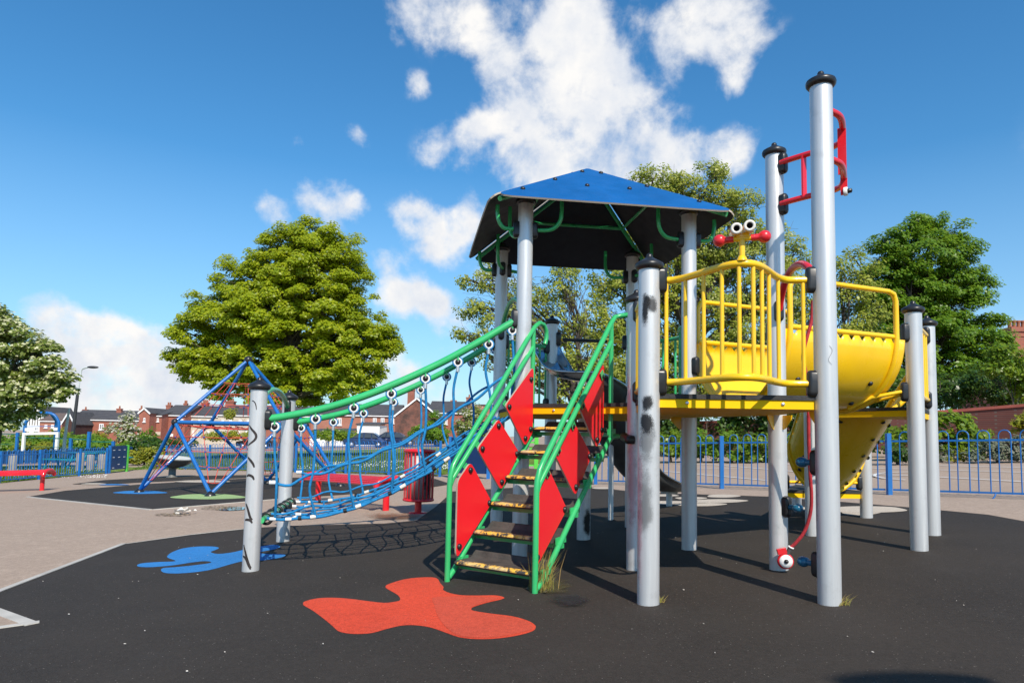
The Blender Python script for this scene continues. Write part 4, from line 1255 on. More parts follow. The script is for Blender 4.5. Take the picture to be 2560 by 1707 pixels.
liner = mat('galvanised_liner', (.5, .5, .49), .5, .5, .1, 5, 0, 1, .4, (.1, .09, .08))
b = MB(); b.tube([bp - Vector((0, 0, .02)), bp + Vector((0, 0, .2))], .045, 14); b.lathe(bp, [(.12, -.01), (.12, .012), (.05, .02)], 16); b.build('post', red, binT)
b = MB(); b.lathe(bp + Vector((0, 0, .18)), [(0, 0), (.16, 0), (.165, .62), (.15, .62), (.145, .02)], 28); b.build('liner', liner, binT)
for i in range(22):
    th = 2 * PI * i / 22; dr = Vector((math.cos(th), math.sin(th), 0)); b = MB()
    b.bar(bp + dr * .19 + Vector((0, 0, .18)), bp + dr * .195 + Vector((0, 0, .81)), .016, .008, dr); b.build('slat', red, binT)
b = MB(); b.ring(bp + Vector((0, 0, .81)), (0, 0, 1), .19, .024, 32, 10); b.build('rim', red, binT)
b = MB(); b.ring(bp + Vector((0, 0, .175)), (0, 0, 1), .188, .018, 32, 8); b.lathe(bp + Vector((0, 0, .17)), [(0, 0), (.19, 0), (.19, .012), (0, .012)], 28); b.build('base_ring', red, binT)
b = MB()
x, y = bp.x, bp.y; toc = math.atan2(-y, -x); vs = []; uvs = []
for j in range(9):
    for i in range(13):
        a = toc + math.radians(8 + 80 * i / 12); vs.append((x + .1685 * math.cos(a), y + .1685 * math.sin(a), bp.z + .20 + .58 * j / 8)); uvs.append((i / 12, j / 8))
b.add(vs, [(j * 13 + i, j * 13 + i + 1, (j + 1) * 13 + i + 1, (j + 1) * 13 + i) for j in range(8) for i in range(12)], 0, True)
o = b.build('scorch_mark', scorch, binT); uv = o.data.uv_layers.new(name='UVMap')
for lp in o.data.loops: uv.data[lp.index].uv = uvs[lp.vertex_index]

# ------------------------------------------------------------------ bow top fences
def bow_fence(name, label, P, h_=.90, pitch=.235, hw=.135, seg=7, gapx=.05, r_=.0085, m=None):
    m = m or bluefence
    P = [Vector((p[0], p[1], gz(p[0], p[1]))) for p in P]
    t = thing(name, label, 'fence', P[len(P) // 2])
    for p in P:
        b = MB(); b.box(p + Vector((0, 0, (h_ + .0) / 2 - .02)), (.062, .062, h_ - .02)); b.build('fence_post', m, t)
    for a, c_ in zip(P[:-1], P[1:]):
        d = c_ - a; Ld = Vector((d.x, d.y, 0)).length; u = d / Ld
        b = MB()
        up = Vector((0, 0, 1))
        at = lambda s_, z: a + u * s_ + up * z
        for z in (.075, h_ - .145): b.bar(at(gapx, z), at(Ld - gapx, z), .012, .026)
        n_ = max(1, int((Ld - 2 * gapx - .05) / pitch)); off = (Ld - (n_ - 1) * pitch - hw) / 2
        for i in range(n_):
            s0 = off + i * pitch; s1 = s0 + hw
            zt = h_ - hw / 2 - .012
            pts = [at(s0, .06)] + [at((s0 + s1) / 2 - hw / 2 * math.cos(th), zt + hw / 2 * math.sin(th)) for th in np.linspace(0, PI, seg)] + [at(s1, .06)]
            b.tube(pts, r_, 6)
        b.build('fence_panel', m, t)
        b = MB(); ms = at(Ld * .5, .07); b.tube([ms, ms + Vector((-.02, -.01, -.04)), ms + Vector((-.06, 0, -.095))], .010, 6); b.build('stay', m, t)
    return t
dR = (Vector((5.51, 10.06)) - Vector((1.65, 13.37))) / 2
bow_fence('bow_top_fence', 'blue bow topped railing between the tarmac court and the climbing tower', [(1.65 + dR.x * i, 13.37 + dR.y * i) for i in range(0, 6)], h_=.92)
bow_fence('bow_top_fence', 'blue bow topped railing in front of the daisy lawn behind the red bench', [(-1.72, 16.93), (-3.2, 18.25), (-4.66, 19.61), (-6.5, 20.95), (-8.4, 22.35), (-10.33, 23.73), (-12.75, 25.6)], h_=.91, pitch=.2, hw=.115)
bow_fence('bow_top_fence', 'blue bow topped railing running from the dark blue gate to the left edge', [(-13.42, 23.0), (-13.5, 21.7), (-13.7, 20.15), (-13.7, 18.6), (-13.5, 17.0)], h_=.89, pitch=.2, hw=.115)
lime = mat('lime_green_paint', (.10, .52, .05), .4, 0, .08, 5)
def gate(name, label, a, c_, h_, lime_at, slots=True):
    a = Vector((a[0], a[1], gz(*a[:2]))); c_ = Vector((c_[0], c_[1], gz(*c_[:2])))
    t = thing(name, label, 'gate', (a + c_) / 2)
    b = MB(); up = Vector((0, 0, 1))
    b.bar(a + up * (h_ / 2 + .06), c_ + up * (h_ / 2 + .06), .03, h_ - .10); b.build('gate_panel', bluedark, t)
    nr = Vector((c_.y - a.y, a.x - c_.x, 0)).normalized()
    if nr.dot(a) > 0: nr = -nr
    if slots:
        for u, z in ((.2, .82), (.5, .82), (.8, .82), (.2, .55), (.5, .55), (.8, .55), (.5, .28), (.2, .16), (.82, .16)):
            b = MB(); p = a.lerp(c_, u) + up * (z * h_ + .03) + nr * .017; d = (c_ - a).normalized(); b.box(p, (.12, .006, .022), (d, nr, up)); b.build('hand_slot', white, t)
    for p, mt in ((a, bluefence), (c_, lime)) if lime_at else ((a, bluefence), (c_, bluefence)):
        b = MB(); b.box(p + up * (h_ / 2), (.08, .08, h_ + .06)); b.build('gate_post', mt, t)
    return t
gate('board_gate', 'dark blue board gate with white slots and a lime green post', (-13.42, 23.15), (-13.5, 24.35), .90, True)
gate('board_gate', 'plain dark blue board gate seen behind the left of the stairs', (-1.45, 16.6), (-.50, 15.75), .95, False, False)
gl_ = thing('gate_frame', 'lime green gate frame far behind the stair treads', 'gate', G(1198, 1090))
ga, gb_ = G(1166, 1088), G(1231, 1086)
for p in (ga, gb_):
    b = MB(); b.box(p + Vector((0, 0, .45)), (.10, .10, .94)); b.build('gate_post', lime, gl_)
b = MB()
for z in (.2, .62, .78): b.bar(ga + Vector((0, 0, z)), gb_ + Vector((0, 0, z)), .04, .04)
b.build('gate_rail', lime, gl_)

# ------------------------------------------------------------------ the ball court on the left
def on(dx, dy): return G(dx, dy)
ct = thing('goal', 'white goal frame under a blue arch beyond the left railing', 'goal', on(88, 1056))
ga, gb_ = on(51, 1057), on(128, 1055)
hgt = 1.85
wg = mat('white_goal_paint', (.8, .8, .78), .5)
b = MB(); up = Vector((0, 0, 1))
for p in (ga, gb_): b.bar(p, p + up * hgt, .16, .16, (0, 1, 0))
b.bar(ga + up * (hgt - .08), gb_ + up * (hgt - .08), .16, .16); b.build('goal_frame', wg, ct)
b = MB(); m_ = (ga + gb_) / 2; back = Vector((-.5, 1.2, 0))
aw = (gb_ - ga)
pts = [ga + up * .2] + [ga - aw * .01 + up * 2.2, ga + aw * .04 + up * 2.65, ga + aw * .16 + up * 3.0, ga + aw * .34 + up * 3.15]
b.tube(smooth_pts([q + back * .1 for q in pts], 4), .10, 10)
pts = [gb_ + up * .2, gb_ + aw * .01 + up * 2.2, gb_ - aw * .04 + up * 2.65, gb_ - aw * .16 + up * 3.0, gb_ - aw * .34 + up * 3.15]
b.tube(smooth_pts([q + back * .1 for q in pts], 4), .10, 10)
b.tube([ga + aw * .34 + up * 3.15 + back * .1, gb_ - aw * .34 + up * 3.15 + back * .1], .10, 10)
b.tube([gb_ - aw * .2 + back, gb_ - aw * .2 + back + up * 2.6, gb_ - aw * .3 + back * .3 + up * 3.15], .09, 10)
b.bar(ga + up * 2.25 + back * .1, gb_ + up * 2.25 + back * .1, .04, .04)
b.build('arch', bluefence, ct)
for p in (ga + aw * .07, gb_ - aw * .07):
    b = MB(); b.box(p + up * 2.05, (.26, .04, .2)); b.build('marker_plate', wg, ct)
wallblue = mat('navy_board_paint', (.005, .05, .16), .5, 0, .2, 3)
meshm = mat('green_mesh_paint', (.01, .13, .09), .5)
rf = thing('rebound_fence', 'low blue boarded ball court wall behind the white goal', 'fence', on(150, 1058))
pts = [on(-60, 1067), on(40, 1066), on(100, 1064.5), on(165, 1062), on(212, 1058), on(300, 1052)]
for a, c_ in zip(pts[:-1], pts[1:]):
    b = MB(); n_ = max(3, int((c_ - a).length / .32))
    for i in range(n_):
        p = a.lerp(c_, (i + .5) / n_); d = (c_ - a).normalized()
        b.box(p + up * .34, (.27, .05, .62), (d, Vector((-d.y, d.x, 0)), up))
    b.bar(a + up * .68, c_ + up * .68, .1, .06); b.bar(a + up * .15 + Vector((0, .06, 0)), c_ + up * .15 + Vector((0, .06, 0)), .05, .08)
    b.build('board_panel', wallblue, rf)
for p in pts:
    b = MB(); b.box(p + up * .37, (.12, .12, .76)); b.build('fence_post', wallblue, rf)
bf = thing('ball_stop_fence', 'tall blue posts with thin green top rails round the ball court', 'fence', on(200, 1052))
tall = [(-40, 1056, 993), (36, 1056, 993), (160, 1056, 1006), (201, 1056, 991), (201.5, 1055, 991), (258, 1054, 1013)]
tp_ = []
for dx, dy, ty in tall:
    p = on(dx, dy); z = V(dx, ty, p.y).z; tp_.append((p, z))
    b = MB(); b.bar(p, Vector((p.x, p.y, z)), .16, .16, (0, 1, 0)); b.build('fence_post', bluefence, bf)
for (p, z), (q, z2) in zip(tp_[:-1], tp_[1:]):
    zz = min(z, z2) - .05
    b = MB(); b.bar(Vector((p.x, p.y, zz)), Vector((q.x, q.y, zz)), .07, .07)
    for k_ in (.35, .6): b.bar(Vector((p.x, p.y, p.z + (zz - p.z) * k_)), Vector((q.x, q.y, q.z + (zz - q.z) * k_)), .03, .03)
    b.build('top_rail', meshm, bf)
stumpm = mat('weathered_stump', (.28, .26, .23), .9, 0, .2, 4)
SPOT = ['beside the red bench end', 'nearest the silver column', 'just right of the silver column', 'between two teal tables', 'close to the dark blue gate', 'right of the lime green gate post', 'among the yellow green shrubs']
for (dx, dy, ty), lab in zip(((27, 1092, 1043), (182, 1085, 1038), (206, 1083, 1044), (232, 1081, 1043), (248, 1080, 1037), (298, 1066, 1040), (358, 1063, 1038)), SPOT):
    p = on(dx, dy); hh = V(dx, ty, p.y).z - p.z
    b = MB(); b.lathe(p, [(.13, -.03), (.125, hh * .95), (.10, hh), (0, hh + .01)], 14)
    tag(b.build('timber_stump', stumpm, None, p), 'grey round timber stump ' + lab, 'stump', 'grey stumps on the lawn beyond the railings')
tealp = mat('teal_paint', (.01, .20, .26), .45)
for (dx, dy), lab in zip(((195, 1078), (224, 1074), (256, 1072), (141, 1075)), ('second from the silver column', 'in the middle of the lawn', 'nearest the dark blue gate', 'behind the silver column')):
    p = on(dx, dy)
    t = thing('picnic_table', 'small teal table with benches ' + lab, 'picnic table', p, 'teal tables beyond the left railing')
    b = MB(); b.box(p + up * .66, (1.1, .5, .05)); b.build('table_top', tealp, t)
    for s_ in (-.55, .55):
        b = MB(); b.box(p + up * .4 + Vector((0, s_, 0)), (1.1, .22, .05)); b.build('seat', tealp, t)
    for s_ in (-.4, .4):
        b = MB(); b.bar(p + Vector((s_, -.5, -.02)), p + Vector((s_, -.1, .64)), .05, .05); b.bar(p + Vector((s_, .5, -.02)), p + Vector((s_, .1, .64)), .05, .05); b.build('leg', tealp, t)
# lamp and column
lp = on(163, 1047); lamp = thing('street_lamp', 'street lamp with a dark lower column and a pale arm above the left tree edge', 'street lamp', lp)
zt = V(171, 905, lp.y).z; z2 = V(172, 846, lp.y).z
darkcol = mat('dark_lamp_column', (.03, .03, .035), .5)
palecol = mat('galvanised_column', (.6, .62, .63), .5, .1)
b = MB(); tx = Vector((.25, 0, 0)); b.tube([lp - up * .1, Vector((lp.x, lp.y, lp.z + 1.5)), Vector((lp.x, lp.y, zt)) + tx * .8], [.17, .16, .12], 12); b.build('column', darkcol, lamp)
b = MB(); b.tube(smooth_pts([Vector((lp.x, lp.y, zt)) + tx * .8, Vector((lp.x, lp.y, z2 - .3)) + tx * 1.4, Vector((lp.x, lp.y, z2)) + tx * 2.2, Vector((lp.x + 1.0, lp.y - .1, z2 + .12))], 4), .07, 10); b.build('arm', palecol, lamp)
b = MB(); b.sphere((lp.x + 1.45, lp.y - .15, z2 + .12), .5, 8, 0, (1, .42, .22)); b.build('lantern', darkcol, lamp)
qp = on(144, 1074); b = MB(); zt = V(151.5, 938, qp.y).z; b.tube([qp - up * .1, (qp.x, qp.y, (zt + qp.z) / 2), (qp.x + .10, qp.y, zt)], [.075, .065, .045], 12)
tag(b.build('column', palecol, None, qp), 'thin silver column standing among teal tables on the lawn', 'column')
# unseen lamp post, added only to cast the soft shadow at the lower right
hs_ = G(2092, 1566); hz_ = 5.2
k_ = (hz_ - hs_.z) / sdir.z; hp = hs_ + sdir * k_
lp2 = Vector((hp.x + 1.6, hp.y - .6, 0)); lp2.z = gz(lp2.x, lp2.y)
shade_caster = thing('street_lamp', 'unseen lamp post added behind the camera to shade the lower right rubber', 'street lamp', lp2)
b = MB(); b.tube([lp2 - up * .1, (lp2.x, lp2.y, 4.9), ], .06, 12); b.tube([(lp2.x, lp2.y, 4.9), (lp2.x, lp2.y, 5.15), (hp.x, hp.y, hp.z)], .03, 8); b.build('column', palecol, shade_caster)
b = MB(); b.sphere(hp, .5, 10, 0, (.62, .17, .13)); b.build('lantern', darkcol, shade_caster)

# ------------------------------------------------------------------ litter, puddle, weeds
pm, nt_, bs_n, L_n = base('crumpled_paper'); bs_n.inputs['Base Color'].default_value = (.7, .66, .6, 1); bs_n.inputs['Roughness'].default_value = .9
p = G(425, 1180.5); b = MB()
for i in range(9):
    c = p + Vector((random.uniform(-.12, .12), random.uniform(-.05, .05), random.uniform(.01, .05)))
    vs = [c + Vector((random.uniform(-.09, .09), random.uniform(-.06, .06), random.uniform(-.03, .05))) for _ in range(4)]
    b.add(vs, [(0, 1, 2), (0, 2, 3), (0, 1, 3)], 0)
tag(b.build('paper_scrap', pm, None, p), 'crumpled white paper lying on the tarmac near the puddle', 'litter')
wm, nt_, bs_n, L_n = base('puddle_water'); bs_n.inputs['Base Color'].default_value = (.03, .035, .04, 1); bs_n.inputs['Roughness'].default_value = .02
patch('water', [(503, 1170), (515, 1166.5), (540, 1165), (566, 1165.5), (572, 1168), (556, 1171.5), (525, 1173.2), (506, 1172.5)], wm, .009, 4)
leafl = mat('leaf_litter', (.22, .17, .11), .9, 0, .4, 20)
b = MB()
def litter(cx, cy, rx, ry, n_):
    for i in range(n_):
        a = random.uniform(0, 2 * PI); q = math.sqrt(random.random())
        c = G(cx + rx * q * math.cos(a), cy + ry * q * math.sin(a)) + Vector((0, 0, .014)); r_ = random.uniform(.006, .016); th = random.uniform(0, 6)
        vs = [c + Vector((math.cos(th) * r_ * 1.5, math.sin(th) * r_ * 1.5, random.uniform(0, .008))), c + Vector((-math.sin(th) * r_, math.cos(th) * r_, 0)), c - Vector((math.cos(th) * r_ * 1.5, math.sin(th) * r_ * 1.5, 0)), c + Vector((math.sin(th) * r_, -math.cos(th) * r_, random.uniform(0, .008)))]
        b.add(vs, [(0, 1, 2, 3)])
litter(510, 1168, 48, 5, 300); litter(395, 1183, 42, 3, 160); litter(1240, 1355, 30, 12, 60)
tag(b.build('leaf_litter', leafl, None, G(500, 1170)), 'scattered brown leaf crumbs round the puddle and stair foot', 'litter', None, 'stuff')
chipm = mat('pale_crumbs', (.5, .46, .4), .8, 0, .3, 30)
b = MB()
for i in range(170):
    x = random.uniform(-3.4, 4.2); y = random.uniform(1.9, 7.5)
    c = Vector((x, y, gz(x, y) + .0175)); r_ = random.choice((.002, .002, .003, .003, .005)); th = random.uniform(0, 6); e = random.choice((1, 1.4, 2.4))
    vs = [c + Vector((math.cos(th) * r_ * e, math.sin(th) * r_ * e, .002)), c + Vector((-math.sin(th) * r_, math.cos(th) * r_, 0)), c - Vector((math.cos(th) * r_ * e, math.sin(th) * r_ * e, 0)), c + Vector((math.sin(th) * r_, -math.cos(th) * r_, .003))]
    b.add(vs, [(0, 1, 2, 3)])
tag(b.build('litter', chipm, None, (0, 4, 0)), 'pale crumbs and dry petals scattered over the black rubber', 'litter', None, 'stuff')
weedm = leaf_mat('dry_weed', [(.30, .22, .06), (.20, .22, .04), (.45, .28, .10)], .2)
def weeds(label, c, n_, h_, spread, lean=(0, 0)):
    b = MB()
    for i in range(n_):
        p = c + Vector((random.gauss(0, spread), random.gauss(0, spread), 0)); hh = h_ * random.uniform(.35, 1.0)
        dx_, dy_ = random.gauss(lean[0], .5) * hh * .6, random.gauss(lean[1], .5) * hh * .6
        w_ = random.uniform(.0012, .0028); s_ = Vector((random.choice((-1, 1)) * w_, w_ * .4, 0))
        q = [p, p + Vector((dx_ * .25, dy_ * .25, hh * .5)), p + Vector((dx_, dy_, hh))]
        b.add([q[0] - s_, q[0] + s_, q[1] + s_ * .8, q[1] - s_ * .8, q[2]], [(0, 1, 2, 3), (3, 2, 4)])
    return tag(b.build('weed_tuft', weedm, None, c), label, 'weed', 'dry weeds at the feet of the tower')
weeds('tall dry weed tuft at the right foot of the stairs', G(1240, 1358), 90, .30, .035, (.25, .1))
weeds('short orange weed at the foot of the tallest silver post', G(1936, 1392), 40, .07, .016, (1.1, 0))
weeds('short dry weed at the foot of the spray marked post', G(1516, 1386), 34, .05, .014, (.5, 0))
rust = spray_mat('rust_stain', (.22, .10, .045), .75)
for dx, dy, rx, ry, m in ((905, 1188, 75, 9, rust), (1420, 1210, 0, 0, rust), (1305, 1385, 55, 18, spraylight), (1262, 1352, 60, 22, spray_mat('moss_stain', (.10, .085, .03), .6))):
    if not rx: continue
    c4 = [G(dx - rx, dy + ry), G(dx + rx, dy + ry), G(dx + rx, dy - ry), G(dx - rx, dy - ry)]
    b = MB(); b.add([(p.x, p.y, gz(p.x, p.y) + .0195) for p in c4], [(0, 1, 2, 3)])
    o = tag(b.build('ground_stain', m), kind='structure'); uv = o.data.uv_layers.new(name='UVMap')
    for lp_, q in zip(o.data.loops, ((0, 0), (1, 0), (1, 1), (0, 1))): uv.data[lp_.index].uv = q
# ------------------------------------------------------------------ houses
brickA = brick_mat('red_brick', (.40, .105, .06), (.30, .08, .05), (.30, .22, .18))
brickB = brick_mat('sooty_brick', (.26, .08, .05), (.18, .06, .04), (.24, .18, .15), 1, .8)
brickC = brick_mat('orange_brick', (.44, .155, .09), (.36, .12, .075), (.34, .26, .22))
brickD = brick_mat('dark_brown_brick', (.07, .022, .018), (.05, .018, .015), (.10, .07, .06))
slate = rooftile('slate_roof', (.055, .052, .055), (.085, .08, .082))
brownroof = rooftile('brown_tile_roof', (.12, .085, .07), (.16, .115, .095))
render_w = mat('white_render', (.78, .77, .74), .8, 0, .06, .6)
render_b = mat('cream_render', (.52, .45, .36), .85, 0, .1, .6)
winw = mat('white_window_frame', (.8, .8, .8), .4)
glass, nt_, bg_, L_n = base('window_glass'); bg_.inputs['Base Color'].default_value = (.05, .06, .07, 1); bg_.inputs['Roughness'].default_value = .06
pot = mat('chimney_pot_clay', (.30, .10, .05), .8)
timber = mat('black_timber', (.02, .018, .016), .7)
up = Vector((0, 0, 1))
def house(name, label, x0, x1, eave, ridge, Y, depth=8, wallm=None, roofm=None, gable_front=False, wins=(), doors=(), chims=(), yaw=0, cat='house', sink=.0, mono=False):
    eave = (eave[0] - (0 if mono else 3), eave[1] - (0 if mono else 3))
    wallm = wallm or brickA; roofm = roofm or slate
    a, c_ = V(x0, eave[0], Y), V(x1, eave[1], Y + yaw)
    ze = (a.z + c_.z) / 2
    g = gzc((a.x + c_.x) / 2, Y) - 1.2 - sink
    d = Vector((c_.x - a.x, c_.y - a.y, 0)); Ld = d.length; u = d / Ld; n = Vector((-u.y, u.x, 0))
    if n.y < 0: n = -n
    o = Vector((a.x, a.y, 0))
    zr = V((x0 + x1) / 2, ridge, Y + yaw / 2 + (0 if gable_front else depth / 2)).z
    t = thing(name, label, cat, Vector((a.x + d.x / 2, a.y + d.y / 2, g)))
    P_ = lambda s_, q, z: o + u * s_ + n * q + up * z
    b = MB()
    if mono:
        b.prism([P_(0, 0, g), P_(Ld, 0, g), P_(Ld, 0, ze), P_(0, 0, ze)], n * depth)
    elif gable_front:
        b.prism([P_(0, 0, g), P_(Ld, 0, g), P_(Ld, 0, ze), P_(Ld / 2, 0, zr), P_(0, 0, ze)], n * depth)
    else:
        b.prism([P_(0, 0, g), P_(0, depth, g), P_(0, depth, ze), P_(0, depth / 2, zr), P_(0, 0, ze)], u * Ld)
    b.build('wall', wallm, t)
    b = MB(); ov = .14; th = .14
    if mono:
        b.prism([P_(-ov, -ov, ze), P_(Ld + ov, -ov, ze), P_(Ld + ov, depth, ze + .3), P_(-ov, depth, ze + .3)], up * th)
    elif gable_front:
        k_ = (zr - ze) / (Ld / 2)
        b.prism([P_(-ov, -ov, ze - ov * k_ + .02), P_(Ld / 2, -ov, zr + .02), P_(Ld / 2, -ov, zr + .02 + th), P_(-ov, -ov, ze - ov * k_ + th)], n * (depth + ov))
        b.prism([P_(Ld + ov, -ov, ze - ov * k_ + .02), P_(Ld / 2, -ov, zr + .02), P_(Ld / 2, -ov, zr + .02 + th), P_(Ld + ov, -ov, ze - ov * k_ + th)], n * (depth + ov))
    else:
        k_ = (zr - ze) / (depth / 2)
        b.prism([P_(-ov, -ov, ze - ov * k_ + .02), P_(-ov, depth / 2, zr + .02), P_(-ov, depth / 2, zr + .02 + th), P_(-ov, -ov, ze - ov * k_ + th)], u * (Ld + 2 * ov))
        b.prism([P_(-ov, depth + ov, ze - ov * k_ + .02), P_(-ov, depth / 2, zr + .02), P_(-ov, depth / 2, zr + .02 + th), P_(-ov, depth + ov, ze - ov * k_ + th)], u * (Ld + 2 * ov))
    rf_ = b.build('roof', roofm, t)
    if not mono:
        b = MB()
        if not gable_front: b.bar(P_(-.1, -ov - .04, ze - .12), P_(Ld + .1, -ov - .04, ze - .12), .1, .14)
        else:
            b.bar(P_(-ov, -ov - .03, ze - ov * k_), P_(Ld / 2, -ov - .03, zr + .02), .05, .2); b.bar(P_(Ld + ov, -ov - .03, ze - ov * k_), P_(Ld / 2, -ov - .03, zr + .02), .05, .2)
        b.build('gutter', winw, t)
    def pix(dx, dy):
        r_ = ray(dx, dy); A_ = np.array([[u.x, -r_.x], [u.y, -r_.y]]); s_, q = np.linalg.solve(A_, -np.array([o.x, o.y]))
        return s_, CAMH + q * r_.z
    for (dx, dy, w_, h_) in wins:
        s0, z0 = pix(dx - w_ / 2, dy + h_ / 2); s1, z1 = pix(dx + w_ / 2, dy - h_ / 2)
        b = MB(); f = .12
        for (p0, p1, p2, p3) in ((s0, s1, z0, z0 + f), (s0, s1, z1 - f, z1), (s0, s0 + f, z0 + f, z1 - f), (s1 - f, s1, z0 + f, z1 - f), ((s0 + s1) / 2 - f / 2, (s0 + s1) / 2 + f / 2, z0 + f, z1 - f)):
            b.box(P_((p0 + p1) / 2, -.03, (p2 + p3) / 2), (p1 - p0, .10, p3 - p2), (u, n, up))
        b.box(P_((s0 + s1) / 2, -.06, z0 - .06), (s1 - s0 + .2, .2, .1), (u, n, up))
        f_ = b.build('window', winw, t)
        b = MB(); b.box(P_((s0 + s1) / 2, -.012, (z0 + z1) / 2), (s1 - s0 - f, .03, z1 - z0 - f), (u, n, up)); b.build('pane', glass, f_)
    for (dx, dy, w_, h_, mt) in doors:
        s0, z0 = pix(dx - w_ / 2, dy + h_ / 2); s1, z1 = pix(dx + w_ / 2, dy - h_ / 2)
        b = MB(); b.box(P_((s0 + s1) / 2, -.03, (z0 + z1) / 2), (s1 - s0, .08, z1 - z0), (u, n, up)); b.build('door', mt, t)
    for (dx, top, w_, pots) in chims:
        q = depth / 2 if not gable_front else depth * .25
        Yc = Y + q
        cpt = V(dx, top + 4, Yc); wd = w_ * .8 * Yc / 1578
        b = MB(); base_ = zr - .7 if not gable_front else zr - 1.2
        b.box(Vector((cpt.x, cpt.y, (base_ + cpt.z) / 2)), (wd, wd * .7, cpt.z - base_)); b.box(Vector((cpt.x, cpt.y, cpt.z - .12)), (wd * 1.15, wd * .85, .16)); 
        for i in range(pots):
            b.lathe(Vector((cpt.x + (i - (pots - 1) / 2) * wd * .8 / max(pots, 1), cpt.y, cpt.z)), [(.14, 0), (.11, .3), (.13, .42), (.09, .42), (.08, .1)], 8, m=1)
        b.build('chimney', [wallm if wallm in (brickA, brickC) else brickA, pot], rf_)
    return t, P_
t, P_ = house('gabled_house', 'white mock timbered gable house peeping out beside the blossom tree', 64, 104, (968, 968), 934, 118, 9, render_w, slate, True, ((82, 955, 8, 10), (84, 985, 9, 9)))
b = MB()
Lw = 2.98
for s_ in np.linspace(.12, .88, 6): b.box(P_(s_ * 3.0, -.05, V(84, 968, 118).z + .3), (.07, .1, 1.8))
b.build('timbering', timber, t)
house('brick_house', 'low brick house with brown roof and white windows left of the sooty gable', 92, 147, (972, 966), 950, 112, 8, brickC, brownroof, False, ((106, 979, 7, 7), (121, 979, 7, 8), (136, 977, 6, 6)), (), ((116, 947, 5, 0),))
house('brick_house', 'dark sooty brick gable end in front of the long slate roof', 143, 171, (976, 974), 947, 104, 6, brickD, slate, True)
house('brick_house', 'long low brick house with slate roof and two chimneys behind the hawthorn', 165, 326, (973, 960), 944, 108, 9, brickA, slate, False, ((190, 979, 11, 10), (233, 980, 11, 14)), (), ((197, 936, 13, 1), (275, 934, 13, 1)), 2)
house('brick_house', 'brick house with a gable facing the hedge and a red awning', 320, 344, (951, 951), 938, 98, 8, brickA, slate, True, ((332, 964, 5, 9),), (), ((325, 934, 9, 1),))
house('terraced_house', 'short brick terraced house beside the red awning', 343, 372, (957, 956), 945, 100, 8, brickA, slate, False, ((355, 965, 6, 8), (363, 964, 5, 8)), ((358, 995, 22, 7, render_b),))
house('terraced_house', 'brick terraced house with slate roof seen behind the left pyramid legs', 370, 426, (956, 955), 932, 102, 9, brickA, slate, False, ((381, 966, 6, 12), (404, 966, 7, 8), (418, 966, 7, 8)), ((392, 1000, 12, 8, render_w),), ((389, 926, 14, 2), (427, 922, 10, 2)))
house('terraced_house', 'pale fronted terraced house seen through the upper pyramid net', 426, 500, (958, 957), 934, 104, 9, render_b, slate, False, ((440, 968, 6, 8), (458, 968, 6, 8), (478, 968, 6, 8)), ((444, 996, 5, 16, winw), (456, 998, 7, 10, winw), (478, 997, 6, 14, winw), (492, 996, 5, 14, winw)), ((472, 920, 18, 3),))
house('terraced_house', 'pale fronted terraced house half hidden by the graffiti post', 500, 580, (956, 955), 932, 104, 9, render_b, slate, False, ((512, 968, 6, 8), (530, 968, 7, 8), (552, 968, 7, 8), (570, 968, 6, 8)), ((508, 996, 5, 15, winw), (520, 997, 6, 14, winw), (533, 996, 5, 15, timber), (548, 997, 6, 14, winw), (566, 997, 6, 14, winw)), ((530, 917, 24, 4),))
house('terraced_house', 'brick terraced house behind the silver post with the black cap', 580, 720, (958, 957), 935, 104, 9, brickA, slate, False, ((660, 968, 7, 8), (690, 968, 7, 9)), (), ((640, 924, 16, 3),))
house('terraced_house', 'brick terraced house with white windows above white garages', 716, 912, (956, 955), 930, 96, 10, brickC, slate, False, ((780, 968, 10, 16), (833, 966, 8, 12), (861, 966, 9, 12), (879, 966, 9, 12), (901, 966, 9, 12)), (), ((936 - 30, 920, 20, 3),))
house('gabled_house', 'tall soot stained brick gable with a chimney above the rope bridge', 908, 1006, (958, 958), 915, 88, 10, brickB, slate, True, (), (), ((945, 890, 19, 0),))
house('brick_house', 'brick house with slate roof joined to the sooty gable', 985, 1066, (950, 950), 924, 94, 9, brickA, slate, False, ((1010, 969, 8, 17), (1024, 968, 8, 12)), ((1030, 1003, 18, 24, brickA),))
house('brick_house', 'taller flat topped brick house on the right behind the net ropes', 1000, 1150, (931, 929), 925, 108, 8, brickC, slate, False, ((1052, 972, 8, 16), (1064, 972, 7, 12)), (), ((1042, 915, 16, 1), (1078, 908, 17, 1)), 0, 'house', 0, True)
for (x0, x1, ty, by, lab, Y_) in ((712, 748, 1010, 1016, 'behind the far handrail rings', 80), (758, 792, 1009, 1016, 'with a grey post beside it', 80), (820, 872, 1000, 1014, 'widest of the row', 82), (793, 806, 1009, 1016, 'narrow and half hidden by a shrub', 80)):
    house('garage', 'white garage wall beyond the lawn, ' + lab, x0, x1, (ty - 24 if x0 == 820 else ty - 18, ty - 24 if x0 == 820 else ty - 18), ty - 21, Y_, 5, render_w, slate, False, (), (), (), 0, 'garage', 0, True)
